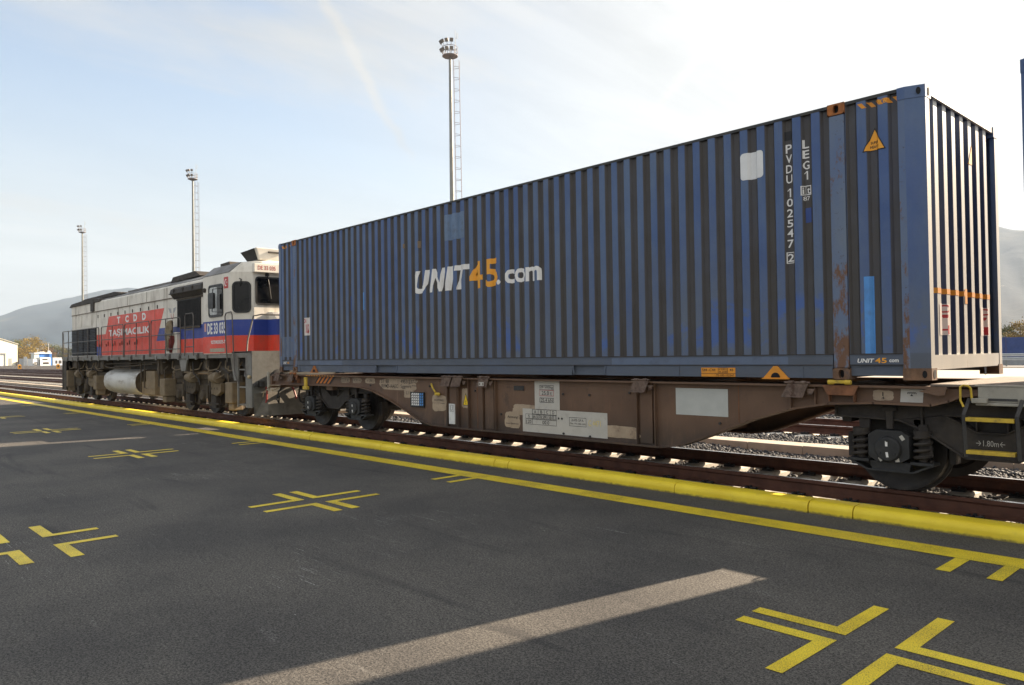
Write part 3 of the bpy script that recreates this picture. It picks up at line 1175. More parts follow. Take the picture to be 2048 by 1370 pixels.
    d = D()
    d.text('CH', -15.11, -15.0, 2.22, 2.31, bold=.03)
    d.text('COUCH', -15.03, -14.95, 2.0, 2.2, bold=.02)
    d.text('H', -14.98, -14.9, 2.0, 2.08, bold=.03)
    d.lay('lettering', M_REDL, root, S(.0045), cuts)
    # high container triangle
    T0 = [(-3.237, 3.50), (-3.028, 3.50), (-3.133, 3.715)]
    def tri(g):
        cx, cz = sum(p[0] for p in T0) / 3, sum(p[1] for p in T0) / 3
        return [(cx + (p[0] - cx) * g, cz + (p[1] - cz) * g) for p in T0]
    D().poly(tri(1.12)).lay('warning_triangle', M_BLACK, root, S(.003), cuts)
    D().poly(tri(.96)).lay('warning_triangle', M_ORANGEL, root, S(.0045), cuts)
    d = D()
    d.text('SUPER', -3.175, -3.09, 3.565, 3.592, bold=.02)
    d.text('HEAVY', -3.18, -3.085, 3.522, 3.55, bold=.02)
    d.lay('lettering', M_LETBLACK, root, S(.006), cuts)
    # hazard stripes under the top rail
    for a0 in (-3.29, -3.04):
        d = D()
        for k in range(3):
            u = a0 + k * .085
            if u < -2.93:
                d.poly([(u, 4.0), (u + .045, 4.0), (u + .09, 3.945), (u + .045, 3.945)])
        d.lay('hazard_stripe', M_ORANGEP, root, S(.003), cuts)
    D().text('9\'6"', -3.08, -2.98, 3.95, 3.995, bold=.02).lay('lettering', M_ORANGEL, root, S(.005), cuts)
    d = D()
    for a0 in (-16.1, -15.95, -15.8):
        d.poly([(a0, 3.99), (a0 + .06, 3.99), (a0 + .1, 3.93), (a0 + .04, 3.93)])
    d.lay('hazard_stripe', M_ORANGEP, root, S(.003), cuts)
    # plates and writing on the bottom rail
    zr = CY0 + .006
    d = D()
    d.text('UNIT', -3.345, -3.175, 1.338, 1.382, bold=.03, shear=.22)
    d.text('com', -3.03, -2.94, 1.343, 1.372, bold=.03)
    d.text('UNIT', -16.08, -15.92, 1.345, 1.395, bold=.03, shear=.2)
    d.lay('lettering', M_WHITE, root, F(zr))
    d = D()
    d.text('45', -3.168, -3.055, 1.335, 1.388, bold=.02)
    d.text('45', -15.90, -15.80, 1.345, 1.395, bold=.02)
    d.lay('lettering', M_ORANGEL, root, F(zr))
    zl = CY0 + .010
    pl = D().rect(-5.215, -4.755, 1.178, 1.285).lay('data_plate', M_ORANGEP, root, F(zl))
    d = D()
    d.text('S44 -C44', -5.20, -5.02, 1.243, 1.275)
    d.frame(-4.985, -4.855, 1.222, 1.282, .004)
    d.text('H 2.90 m', -4.975, -4.865, 1.255, 1.272)
    d.text('W 2500', -4.975, -4.865, 1.23, 1.248)
    d.text('45', -4.83, -4.78, 1.245, 1.272, bold=.01)
    d.rect(-5.215, -4.755, 1.2145, 1.2185)
    d.text('70-182-102547', -5.01, -4.77, 1.183, 1.208)
    d.lay('lettering', M_LETBLACK, pl, F(zl, .005))
    for cx, w in ((-4.245, .15), (-14.665, .15)):
        def tr(g, dz=0):
            return [(cx - w * g, 1.172), (cx + w * g, 1.172), (cx + w * .16 * g, 1.305 - (1 - g) * .13), (cx - w * .16 * g, 1.305 - (1 - g) * .13)]
        m = MB()
        m.prism(tr(1), 'y', zl - .006 + .0, zl - .02)
        m.box(cx - w - .01, cx + w + .01, zl - .035, zl - .004, 1.160, 1.1715)
        g = m.build('grapple_shoe', M_CORANGE if cx < -10 else M_ORANGEP, root)
        D().poly([(cx + .055 * math.cos(R(a)), 1.178 + .055 * math.sin(R(a))) for a in range(0, 181, 15)]).lay('slot', M_HOLE, g, F(zl - .02))
    for a, b, z0, z1 in ((-14.85, -13.55, 1.322, 1.41), (-6.6, -4.1, 1.322, 1.41), (-16.12, -15.72, 1.5, 1.95)):
        if z0 > 1.4:
            D().rect(a, b, z0, z1).lay('paint_patch', M_PALEBL2, root, S(.003), cuts)
        else:
            D().rect(a, b, z0, z1).lay('paint_patch', M_PALEBL2, root, F(zr, .002))
    # marks on the lit end wall
    lnr = [(y, xe) for y, xe in [(p[0], xr - .03 - p[1]) for p in corrugation(CY0 + .225, CY1 - .225, 8.36 - .268, 0, .045, .268, .10, .035)]]
    ecuts = [p[0] for p in lnr]
    def E(e=.003):
        return lambda u, v: (interp(lnr, u) + e, u, v)
    D().rect(8.22, 10.12, 2.03, 2.085).lay('tape', M_ORANGEP, root, E(), ecuts)
    D().rect(9.19, 9.35, 1.95, 2.11).lay('tape', M_ORANGEP, root, E(.004), ecuts)
    for yy in (8.47, 9.78):
        D().rect(yy - .07, yy + .24, 1.61, 1.93).lay('placard', white_vinyl('end_placard', (0.62, 0.55, 0.53), .2), root, E(), ecuts)
        d = D()
        d.text('C', yy + .04, yy + .20, 1.84, 1.92, bold=.03)
        d.text('"', yy + .05, yy + .18, 1.785, 1.82, bold=.03)
        d.text('H', yy + .04, yy + .20, 1.62, 1.71, bold=.03)
        d.lay('lettering', M_REDL, root, E(.005), ecuts)
    D().poly([(9.42, 3.50), (9.66, 3.50), (9.54, 3.73)]).lay('warning_triangle', M_ORANGEL, root, E(.004), ecuts)
    # scratches and a door of rust on the rail under the lit end
    return root


make_container(-2.66, 'long blue corrugated container with large white and orange lettering, riding on the brown wagon')
make_container(-1.86 + 13.716, 'blue container cut off by the right edge of the picture, behind the sunlit container end', False)

# ================================================================ container wagon
M_WBROWN = None


def wagon_brown():
    t = NT('wagon_brown')
    col = t.mix(t.ramp(t.noise(1.3, 6), 0.3, 0.7), (0.105, 0.060, 0.037), (0.150, 0.088, 0.055))
    col = t.mix(t.ramp(t.noise(5.0, 8, 0.7, (2.0, 2.0, .18)), 0.52, 0.75, 0, 0.6), col, (0.165, 0.085, 0.050))
    col = t.mix(t.ramp(t.noise(3.0, 8, 0.7, (1, 1, .6), 0, (5, 2, 1)), 0.55, 0.72, 0, 0.6), col, (0.040, 0.030, 0.026))
    sep = t.node('ShaderNodeSeparateXYZ')
    t.l.new(t.pos, sep.inputs[0])
    # brake dust thrown up along the bottom edge, pale dust under the flange
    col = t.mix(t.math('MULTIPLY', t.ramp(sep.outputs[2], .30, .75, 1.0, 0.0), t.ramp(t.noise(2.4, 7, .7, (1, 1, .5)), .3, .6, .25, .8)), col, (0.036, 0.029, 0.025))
    col = t.mix(t.ramp(t.noise(7.0, 8, .75, (1.6, 1.6, .12), 0, (3, 0, 9)), .58, .70, 0, .5), col, (0.22, 0.135, 0.085))
    col = t.mix(t.ramp(t.noise(24, 5, 0.7), 0.66, 0.72, 0, .8), col, (0.03, 0.02, 0.017))
    t.bump(t.noise(18, 5), 0.12, 0.008)
    return t.done(col, 0.62, 0, 0.4)


M_WBROWN = wagon_brown()
M_WRUST = pm('wagon_rust', (0.20, 0.085, 0.04), 0.75, var=0.35, vs=7, dirt=RUST_DARK, da=0.45, ds=5, bump=0.2)
M_FLAP = pm('rusty_flap', (0.125, 0.085, 0.066), 0.75, var=0.35, vs=14, dirt=(0.25, 0.20, 0.16), da=0.3, ds=12, rust=RUST_DARK, ra=.5, bump=0.3)
M_BOGIE = pm('bogie_grime', (0.032, 0.027, 0.024), 0.75, var=0.3, vs=5, dirt=(0.060, 0.048, 0.038), da=0.5, ds=4, rust=(0.055, 0.032, 0.024), ra=.35, rs=3, bump=0.2, bs=40)
M_BOGIE2 = pm('axle_box_grime', (0.026, 0.026, 0.027), 0.6, var=0.2, vs=8, dirt=(0.05, 0.045, 0.04), da=0.3, ds=7)
M_WHEEL = pm('wheel_steel', (0.030, 0.026, 0.024), 0.55, 0.25, var=0.25, vs=5, dirt=(0.055, 0.045, 0.036), da=.4, ds=5)
M_TREAD = pm('wheel_tread', (0.30, 0.28, 0.26), 0.35, 0.9, var=0.1)
M_YEL = pm('yellow_handle', (0.55, 0.38, 0.04), 0.5, var=0.12, vs=12, dirt=(0.16, 0.11, 0.05), da=.4, ds=14)
M_GREYP = pm('grey_painted_panel', (0.33, 0.31, 0.26), 0.6, var=0.1, vs=6, dirt=(0.15, 0.13, 0.11), da=.4, ds=7, rust=RUST, ra=.1)
M_STILE = pm('dark_steel', (0.045, 0.043, 0.042), 0.6, 0.2, var=0.2, vs=8)
M_PALEP = pm('pale_marking', (0.46, 0.44, 0.40), 0.6, var=0.06, vs=7, dirt=(0.30, 0.26, 0.21), da=.25, ds=6)
M_GREYMARK = pm('blank_grey_marking', (0.44, 0.45, 0.43), 0.6, var=0.05, vs=5)
M_BEIGE = pm('worn_beige_marking', (0.36, 0.28, 0.20), 0.65, var=0.12, vs=6, dirt=(0.14, 0.085, 0.06), da=.35, ds=7)


def soft_mark():
    """sprayed, soft edged cream patch where old markings were brushed clean"""
    return M_BEIGE


wagon = thing('container_wagon', (-8.0, YC, 0), 'rusty brown articulated flat wagon carrying the long blue container', 'railway wagon')
my = lambda y: 2 * YC - y
WEB = 8.05
ZT = 1.085
BOT = [(-16.62, .88), (-14.6, .895), (-13.2, .895), (-12.91, .885), (-12.46, .82), (-11.87, .66), (-11.32, .47), (-10.95, .34), (-10.65, .285), (-10.2, .275),
       (-5.85, .275), (-5.55, .32), (-5.14, .47), (-4.61, .68), (-4.12, .83), (-3.67, .905), (-3.2, .93), (-2.66, .925), (-2.50, .97), (-2.40, 1.02), (-2.25, 1.04)]
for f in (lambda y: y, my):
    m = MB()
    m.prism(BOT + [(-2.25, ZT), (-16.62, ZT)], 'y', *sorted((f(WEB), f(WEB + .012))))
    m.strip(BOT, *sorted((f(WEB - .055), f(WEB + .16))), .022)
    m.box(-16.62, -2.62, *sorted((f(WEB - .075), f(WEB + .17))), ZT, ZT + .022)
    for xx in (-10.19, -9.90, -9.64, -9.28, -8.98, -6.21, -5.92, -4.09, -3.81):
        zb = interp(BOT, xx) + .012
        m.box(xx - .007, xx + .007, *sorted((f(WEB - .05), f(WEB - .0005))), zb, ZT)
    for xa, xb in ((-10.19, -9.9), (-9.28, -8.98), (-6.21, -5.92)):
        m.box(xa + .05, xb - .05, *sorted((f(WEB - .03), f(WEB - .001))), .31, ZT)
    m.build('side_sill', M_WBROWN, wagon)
m = MB()
for xx in (-16.4, -14.2, -12.2, -10.05, -8.2, -6.05, -4.0, -2.9):
    zb = interp(BOT, xx)
    m.box(xx - .12, xx + .12, WEB + .02, my(WEB) - .02, max(zb + .03, .35) if xx not in (-14.2,) else .80, ZT - .01)
m.box(-14.4, -2.4, YC - .25, YC + .25, .80, ZT - .02)
m.build('cross_bearer', M_WBROWN, wagon)
# end with headstock, buffers and hoses
m = MB()
m.box(-16.76, -16.625, 7.97, my(7.97), .80, 1.075)
m.build('headstock', M_WBROWN, wagon, bevel=.01)
m = MB()
m.box(-16.775, -16.70, 7.93, 7.969, .74, 1.16)
m.build('headstock_edge', M_GREYP, wagon)
for yy in (YC - .875, YC + .875):
    m = MB()
    m.lathe([(.0, -.26), (.20, -.255), (.225, -.24), (.225, -.205), (.12, -.19), (.11, -.10), (.145, -.09), (.145, .0), (.17, .0), (.17, .02), (.0, .02)], (-16.78, yy, 1.0), 'x', 24)
    m.build('buffer', M_STILE, wagon, smooth=True)
m = MB()
for dy, dx in ((-.42, 0), (.38, .02)):
    m.tube([(-16.74, YC + dy, .84), (-16.86, YC + dy, .78), (-16.93, YC + dy, .6), (-16.92, YC + dy * .9, .44), (-16.86, YC + dy * .75, .38)], .024, 8)
m.tube([(-16.72, YC - .95, .82), (-16.8, YC - 1.0, .68), (-16.78, YC - 1.05, .52), (-16.66, YC - 1.06, .44), (-16.6, YC - 1.08, .6)], .018, 8)
m.build('brake_hose', M_BLACK, wagon, smooth=True)
m = MB()
m.tube([(-16.70, 7.95, .80), (-16.95, 7.93, .70), (-17.0, 7.93, .58)], .012, 6)
m.tube([(-16.2, 7.97, .86), (-16.62, 7.94, .86), (-16.75, 7.93, .78)], .014, 6)
m.tube([(-16.55, 7.94, .74), (-16.2, 7.95, .82)], .011, 6)
m.build('shunter_handle', pm('worn_handle', (0.26, 0.20, 0.13), .6), wagon)
m = MB()
m.lathe([(.0, -.14), (.05, -.14), (.05, .02), (.0, .02)], (-16.9, YC, .98), 'x', 12)
m.tube([(-16.78, YC, 1.0), (-17.05, YC, .98), (-17.2, YC, .90)], .04, 8)
m.build('coupling', M_STILE, wagon)
# deck over the shared bogie
m = MB()
m.box(-2.66, -1.4, 8.0, my(8.0), 1.109, 1.132)
m.box(-2.1, 4.5, 8.3, my(8.3), .95, 1.08)
m.build('deck_plate', pm('deck_steel', (0.15, 0.122, 0.098), .7, var=.2, vs=4, dirt=RUST, da=.35, ds=5), wagon, bevel=.004)
for f in (lambda y: y, my):
    m = MB()
    b2 = [(-1.7, .96), (-1.0, .93), (.5, .9), (1.5, .6), (2.2, .3), (6.5, .275)]
    m.prism(b2 + [(6.5, ZT), (-1.7, ZT)], 'y', *sorted((f(WEB), f(WEB + .012))))
    m.strip(b2, *sorted((f(WEB - .055), f(WEB + .16))), .022)
    m.box(-1.7, 6.5, *sorted((f(WEB - .075), f(WEB + .17))), ZT, ZT + .022)
    m.build('side_sill', M_WBROWN, wagon)
# grey panel with its lip, beside the step
m = MB()
m.box(-2.245, -.9, 7.975, 7.998, .972, 1.117)
m.box(-2.27, -.88, 7.968, 7.998, 1.118, 1.131)
m.box(-2.255, -.9, 7.935, 7.99, .945, .970)
m.box(-2.28, -2.155, 7.90, 7.953, .968, 1.012)
m.build('end_panel', M_GREYP, wagon, bevel=.004)


# ---- bogies
def bogie(cx):
    m = MB()
    for f in (lambda y: y, my):
        ya, yb = f(8.16), f(8.30)
        y0, y1 = min(ya, yb), max(ya, yb)
        top = [(cx - 1.46, .775), (cx - 1.46, .875), (cx - .80, .945), (cx + .80, .945), (cx + 1.46, .875), (cx + 1.46, .775), (cx + .82, .755), (cx + .40, .82), (cx - .40, .82), (cx - .82, .755)]
        m.prism(top, 'y', y0 + .03, y1)
        chord = [(cx - .82, .754), (cx - .40, .819), (cx - .30, .77), (cx - .12, .665), (cx + .12, .665), (cx + .30, .77), (cx + .40, .819), (cx + .82, .754), (cx + .62, .68), (cx + .22, .42), (cx - .22, .42), (cx - .62, .68)]
        m.prism(chord, 'y', y0 + .03, y1)
        low = [(cx - 1.46, .775), (cx - .82, .755), (cx - .62, .68), (cx - .22, .42), (cx + .22, .42), (cx + .62, .68), (cx + .82, .755), (cx + 1.46, .775)]
        m.strip(low, y0, y1 + .01, .022)
        m.strip([(cx - 1.46, .875), (cx - .80, .945), (cx + .80, .945), (cx + 1.46, .875)], y0, y1 + .01, .022)
        m.strip([(cx - .40, .819), (cx - .30, .77), (cx - .12, .668), (cx + .12, .668), (cx + .30, .77), (cx + .40, .819), (cx - .40, .819)], y0 + .005, y1, .016)
        for q in (-.13, .13):
            m.box(cx + q - .008, cx + q + .008, y0 + .045, y1, .67, .82)
        for q in (-1.46, 1.46, -.60, .60):
            m.box(cx + q - .012, cx + q + .012, y0, y1 + .02, .765 if abs(q) > 1 else .70, .88 if abs(q) > 1 else .945)
        m.box(cx - .35, cx + .35, *sorted((f(8.34), f(8.38))), .5, .9)
        # spring hangers and side dampers
        for ax in (-.9, .9):
            for q in (-.27, .27):
                m.prism([(cx + ax + q - .06, .77), (cx + ax + q + .06, .77), (cx + ax + q + .045, .60), (cx + ax + q - .045, .60)], 'y', y0 + .03, y0 + .10)
            qq = -.14 if ax < 0 else .14
            m.prism([(cx + ax - .04, .87), (cx + ax + .04, .87), (cx + ax + .03, .66), (cx + ax - .03, .66)], 'y', y0 - .02, y0 + .028)
            m.box(cx + ax - .07, cx + ax + .07, y0 - .022, y0 + .026, .845, .885)
            # damper link on the inner side
            s = 1 if ax < 0 else -1
            m.prism([(cx + ax + s * .27, .72), (cx + ax + s * .35, .72), (cx + ax + s * .40, .42), (cx + ax + s * .33, .36), (cx + ax + s * .27, .38)], 'y', y0 - .005, y0 + .028)
    m.box(cx - .22, cx + .22, 8.3, my(8.3), .55, .9)
    for ax in (-1.4, 1.4):
        m.box(cx + ax - .05, cx + ax + .05, 8.3, my(8.3), .70, .80)
    fr = m.build('bogie', M_BOGIE, wagon, bevel=.006)
    for ax in (-.9, .9):
        for f, s in ((lambda y: y, 1), (my, -1)):
            # wheel, axle ends
            c = (cx + ax, f(8.4715), .46)
            pr = [(.0, -.09), (.085, -.09), (.10, -.055), (.20, -.035), (.36, -.045), (.395, -.066), (.452, -.066)]
            back = [(.462, .045), (.49, .052), (.492, .066), (.47, .07), (.395, .07), (.36, .02), (.2, .03), (.1, .09), (.0, .09)]
            m = MB()
            m.lathe([(r, s * t) for r, t in pr + back], c, 'y', 48)
            m.build('wheel', M_WHEEL, fr, smooth=True)
            # axle box with housing, lid and bolts
            m = MB()
            y0, y1 = sorted((f(8.10), f(8.26)))
            yf = f(8.10)
            X = cx + ax
            m.prism([(X - .20, .38), (X - .20, .60), (X - .12, .65), (X + .12, .65), (X + .20, .60), (X + .20, .38), (X + .12, .33), (X - .12, .33)], 'y', y0, y1)
            m.lathe([(.0, 0), (.115, 0), (.125, .012), (.135, .05)], (X, f(8.065), .462), 'y', 28) if s > 0 else m.lathe([(.0, 0), (.115, 0), (.125, -.012), (.135, -.05)], (X, f(8.065), .462), 'y', 28)
            # wings that carry the springs, and the tie under the box
            m.box(X - .42, X - .2, y0 + .01, y1 + .04, .315, .345)
            m.box(X + .2, X + .42, y0 + .01, y1 + .04, .315, .345)
            m.strip([(X - .42, .33), (X - .22, .235), (X + .22, .235), (X + .42, .33)], y0 + .02, y1, .02)
            m.prism([(X - .205, .33), (X - .18, .24), (X + .18, .24), (X + .205, .33)], 'y', y0 + .04, y1 - .02)
            if s > 0:
                for k in range(3):
                    a = R(90 + 120 * k)
                    m.cyl((X + .085 * math.cos(a), yf - .045, .462 + .085 * math.sin(a)), (X + .085 * math.cos(a), yf - .02, .462 + .085 * math.sin(a)), .012, 8)
            box = m.build('axle_box', M_BOGIE2, fr, bevel=.006)
            for q in (-.30, .30):
                m = MB()
                pts = []
                for k in range(0, 4 * 14 + 1):
                    a = 2 * math.pi * k / 14
                    pts.append((X + q + .075 * math.cos(a), f(8.19) + .075 * math.sin(a), .35 + .26 * k / 56))
                m.tube(pts, .019, 7)
                m.cyl((X + q, f(8.19), .602), (X + q, f(8.19), .66), .085, 16)
                m.cyl((X + q, f(8.19), .35), (X + q, f(8.19), .60), .042, 12)
                m.build('spring', M_BOGIE, fr, smooth=True)
    for ax in (-.9, .9):
        m = MB()
        m.cyl((cx + ax, 8.3, .46), (cx + ax, my(8.3), .46), .085, 16)
        for s in (-1, 1):
            for f in (lambda y: y, my):
                y0, y1 = sorted((f(8.40), f(8.54)))
                xx = cx + ax + s * .50
                m.box(xx - .03, xx + .03, y0, y1, .32, .58)
        m.build('axle', M_WHEEL, fr)
    return fr


bg1 = bogie(-14.2)
bg2 = bogie(-2.2)
# pale test stickers on the near axle boxes
d = Decal()
for X in (-3.1, -13.3, -15.1):
    for u, v, w, h, a in ((-.005, .055, .012, .026, 0), (.0, -.055, .012, .026, 8)):
        d.poly([(X + u + (p * w) * math.cos(R(a)) - (q * h) * math.sin(R(a)), .462 + v + (p * w) * math.sin(R(a)) + (q * h) * math.cos(R(a))) for p, q in ((-1, -1), (1, -1), (1, 1), (-1, 1))])
d.lay('sticker', M_WHITE, wagon, lambda u, v: (u, 8.0615, v))
d = Decal()
for X in (-3.1,):
    for u, v, w, h, a in ((.135, .12, .018, .026, 35), (.085, -.105, .02, .02, 10), (-.075, -.105, .02, .022, 35)):
        d.poly([(X + u + (p * w) * math.cos(R(a)) - (q * h) * math.sin(R(a)), .462 + v + (p * w) * math.sin(R(a)) + (q * h) * math.cos(R(a))) for p, q in ((-1, -1), (1, -1), (1, 1), (-1, 1))])
d.lay('sticker', M_PALEP, wagon, lambda u, v: (u, 8.097, v))
Decal().text('\u21921.80m\u2190', -2.33, -2.09, .545, .60).lay('lettering', M_PALEP, wagon, lambda u, v: (u, 8.186, v))

# ---- hinged container spigots along the top flange
for xx, white in ((-16.28, 0), (-15.62, 0), (-10.11, 0), (-9.83, 0), (-9.17, 1), (-6.09, 0), (-3.98, 0)):
    m = MB()
    w = .115
    m.prism([(xx - w + .02, 1.115), (xx + w + .02, 1.115), (xx + w - .045, .965), (xx - w - .07, .965)], 'y', 7.925, 7.937)
    m.prism([(xx - w - .06, .965), (xx + w - .05, .965), (xx + w - .05, .975), (xx - w - .06, .975)], 'y', 7.915, 7.94)
    for q in (-.08, .06):
        m.cyl((xx + q - .03 + .02, 7.935, 1.128), (xx + q + .03 + .02, 7.935, 1.128), .02, 10)
    m.cyl((xx - .14, 7.935, 1.128), (xx + .15, 7.935, 1.128), .011, 8)
    m.prism([(xx + .10, 1.06), (xx + .19, 1.06), (xx + .16, 1.0), (xx + .11, 1.0)], 'y', 7.955, 7.972)
    a = m.build('container_spigot', M_FLAP, wagon, bevel=.003)
    if white:
        d = Decal().frame(xx - .1, xx + .02, .99, 1.05, .012)
        d.poly([(xx - .04 + .03 * math.cos(t * .6), 1.02 + .022 * math.sin(t * .6)) for t in range(11)])
        d.lay('marking', M_PALEP, a, lambda u, v: (u, 7.922, v))
# orange spigots under the castings
for xx, mt in ((-15.535, M_CORANGE), (-3.515, M_YEL)):
    m = MB()
    m.cyl((xx - .12, 7.945, 1.137), (xx - .055, 7.945, 1.137), .025, 12)
    m.cyl((xx + .055, 7.945, 1.137), (xx + .12, 7.945, 1.137), .025, 12)
    m.box(xx - .06, xx + .06, 7.922, 7.968, 1.125, 1.158)
    m.build('twist_lock', mt, wagon, bevel=.003)
    m = MB()
    m.prism([(xx - .19, 1.105), (xx + .19, 1.105), (xx + .14, 1.0), (xx - .14, 1.0)], 'y', 7.955, 7.972)
    for q in (-.13, .13):
        m.box(xx + q - .006, xx + q + .006, 7.972, 8.04, .93, 1.08)
    m.build('bracket', M_WRUST, wagon, bevel=.003)

# ---- step, handle and lifting point
m = MB()
for xx in (-2.345, -1.92):
    m.tube([(xx + .03, 7.96, 1.0), (xx, 7.89, .86), (xx + .012, 7.90, .47)], .022, 4)
m.box(-2.33, -1.93, 7.965, 7.985, .99, 1.01)
st = m.build('step_ladder', M_STILE, wagon)
for z in (.80, .50):
    m = MB()
    m.box(-2.325, -1.937, 7.87, 7.97, z, z + .035)
    m.build('tread', M_YEL, st, bevel=.003)
m = MB()
m.tube([(-2.345, 7.90, .93), (-2.37, 7.90, .99), (-2.365, 7.89, 1.115), (-2.34, 7.89, 1.13), (-2.305, 7.91, 1.125), (-2.29, 7.93, 1.10), (-2.285, 7.94, .99)], .010, 8)
m.build('handrail', M_YEL, wagon, smooth=True)
m = MB()
m.box(-15.03, -14.93, 7.93, 7.97, .87, 1.06)
m.box(-15.07, -14.89, 7.92, 7.985, .80, .87)
m.build('handle', M_YEL, wagon, bevel=.008)
m = MB()
m.prism([(-2.62, 1.107), (-2.5, 1.107), (-2.52, 1.03), (-2.58, 1.02), (-2.75, 1.06)], 'y', 7.96, 7.975)
m.build('lifting_point', M_WBROWN, wagon)

# ---- signs and writing on the sill
W0 = WEB - .0025
def on(e=.0):
    return lambda u, v: (u, W0 - e, v)
D = Decal
def blob(u0, u1, v0, v1, seed, n=36, amp=.16):
    rr = random.Random(seed)
    ph = [rr.uniform(0, 6.28) for _ in range(4)]
    cx, cz = (u0 + u1) / 2, (v0 + v1) / 2
    pts = []
    for k in range(n):
        a = 2 * math.pi * k / n
        c, s = math.cos(a), math.sin(a)
        g = 1 / (abs(c) ** 5 + abs(s) ** 5) ** .2 * (1 + amp * (.5 * math.sin(3 * a + ph[0]) + .35 * math.sin(5 * a + ph[1]) + .3 * math.sin(9 * a + ph[2]) + .25 * math.sin(14 * a + ph[3])))
        pts.append((cx + c * g * (u1 - u0) / 2, cz + s * g * (v1 - v0) / 2))
    return pts
for k, b in enumerate(((-13.7, -13.36, .965, 1.07), (-13.26, -12.93, .965, 1.07), (-12.79, -12.45, .965, 1.07), (-12.27, -11.10, .86, 1.078), (-11.50, -11.2, .73, .88), (-10.66, -10.27, .53, .81), (-9.85, -9.66, .61, .93), (-8.80, -8.46, .35, .60), (-8.62, -8.1, .56, .72), (-6.85, -6.2, .34, .50), (-3.22, -3.02, .955, 1.06))):
    D().poly(blob(*b, k + 3, amp=.07)).lay('cleaned_patch', M_BEIGE, wagon, on(-.001 + .0004 * (k % 4)))
d = D()
d.text('33  68', -12.24, -11.98, .985, 1.055)
d.text('4953 237-7', -11.60, -11.10, .985, 1.055)
d.text('RIV D-AAEC', -12.22, -11.68, .895, .965)
d.text('Sggmrs', -11.60, -11.27, .885, .965)
d.text('90 03', -11.25, -11.13, .935, .96)
d.frame(-13.68, -13.38, .98, 1.05, .006); d.text('CE 05 BE', -13.66, -13.4, .995, 1.04)
d.frame(-13.25, -12.95, .98, 1.05, .006); d.text('14,20 m', -13.23, -12.97, .995, 1.04)
d.text('+ 29 t', -12.72, -12.5, .99, 1.04)
d.text('L1 L', -11.42, -11.28, .79, .85)
d.text('ACHTUNG!', -10.60, -10.33, .70, .735)
d.text('nur mit Wagen', -10.62, -10.31, .655, .675)
d.text('Achtung!', -8.74, -8.50, .49, .54)
d.text('beim Beladen', -8.77, -8.49, .41, .43)
d.poly([(-3.125, 1.04), (-3.115, 1.04), (-3.115, 1.0), (-3.125, 1.0)]); d.text('4', -3.135, -3.105, .968, .995)
d.lay('lettering', M_LETBLACK, wagon, on(.003))
D().rect(-8.135, -7.625, .665, ZT - .004).lay('load_table', M_PALEP, wagon, on(.0005))
D().rect(-8.40, -6.74, .315, .662).lay('load_table', M_PALEP, wagon, on(.0005))
D().rect(-5.625, -4.89, .70, 1.03).lay('blank_panel', M_GREYMARK, wagon, on(.0005))
d = D()
d.frame(-8.03, -7.74, .95, 1.02, .005); d.text('29 500kg', -8.015, -7.755, .962, 1.01)
d.frame(-8.03, -7.74, .765, .835, .006); d.text('25.4 kN', -8.005, -7.765, .775, .825)
d.frame(-8.19, -7.69, .585, .66, .005); d.frame(-8.335, -7.69, .515, .585, .005); d.frame(-8.335, -7.69, .43, .51, .005)
for u in (-8.19, -8.065, -7.94, -7.815):
    d.rect(u - .003, u + .003, .43 if u < -8.15 else .515, .66)
for ch, u in (('A', -8.13), ('B', -8.0), ('C', -7.88), ('D', -7.755)):
    d.text(ch, u - .02, u + .02, .60, .645)
d.text('S', -8.28, -8.245, .53, .57)
for s, u in (('66.5', -8.13), ('78.5', -8.0), ('93.5', -7.88), ('105.5', -7.755)):
    d.text(s, u - .052, u + .052, .525, .575)
d.text('120', -8.32, -8.215, .445, .495)
d.text('00.0', -7.98, -7.84, .445, .495)
for u in (-7.65, -7.585):
    d.poly([(u + (.026 if k % 2 == 0 else .011) * math.sin(math.pi * k / 5), .545 + (.026 if k % 2 == 0 else .011) * math.cos(math.pi * k / 5)) for k in range(10)])
d.frame(-7.44, -7.12, .45, .575, .005); d.text('2x KE-GP-A', -7.40, -7.17, .52, .555); d.text('Max. 93t (28t-163)', -7.425, -7.135, .47, .50)
d.lay('lettering', M_LETBLACK, wagon, on(.003))
d = D(); d.frame(-8.03, -7.74, .862, .95, .005); d.lay('lettering', M_REDL, wagon, on(.0035))
D().text('25.0 t', -7.985, -7.78, .875, .935).lay('lettering', M_LETBLACK, wagon, on(.004))
D().text('C 4471', -7.08, -6.86, .47, .55).lay('lettering', pm('faded_yellow_lettering', (0.62, 0.50, 0.16), .6), wagon, on(.003))
# striped number plate in its black frame
m = MB(); m.box(-11.27, -10.86, WEB - .03, WEB - .003, .575, .84)
pl = m.build('number_board', M_BLACK, wagon, bevel=.004)
d = D(); e = D()
for k in range(6):
    for j in range(5):
        u, v = -11.235 + k * .06, .60 + j * .046
        q = d if k < 4 else e
        q.poly([(u + .002, v), (u + .044, v + .008), (u + .056, v + .042), (u + .014, v + .036)])
d.lay('stripe', M_WHITE, pl, lambda u, v: (u, WEB - .0325, v))
e.lay('stripe', M_BRIGHTBL, pl, lambda u, v: (u, WEB - .0325, v))
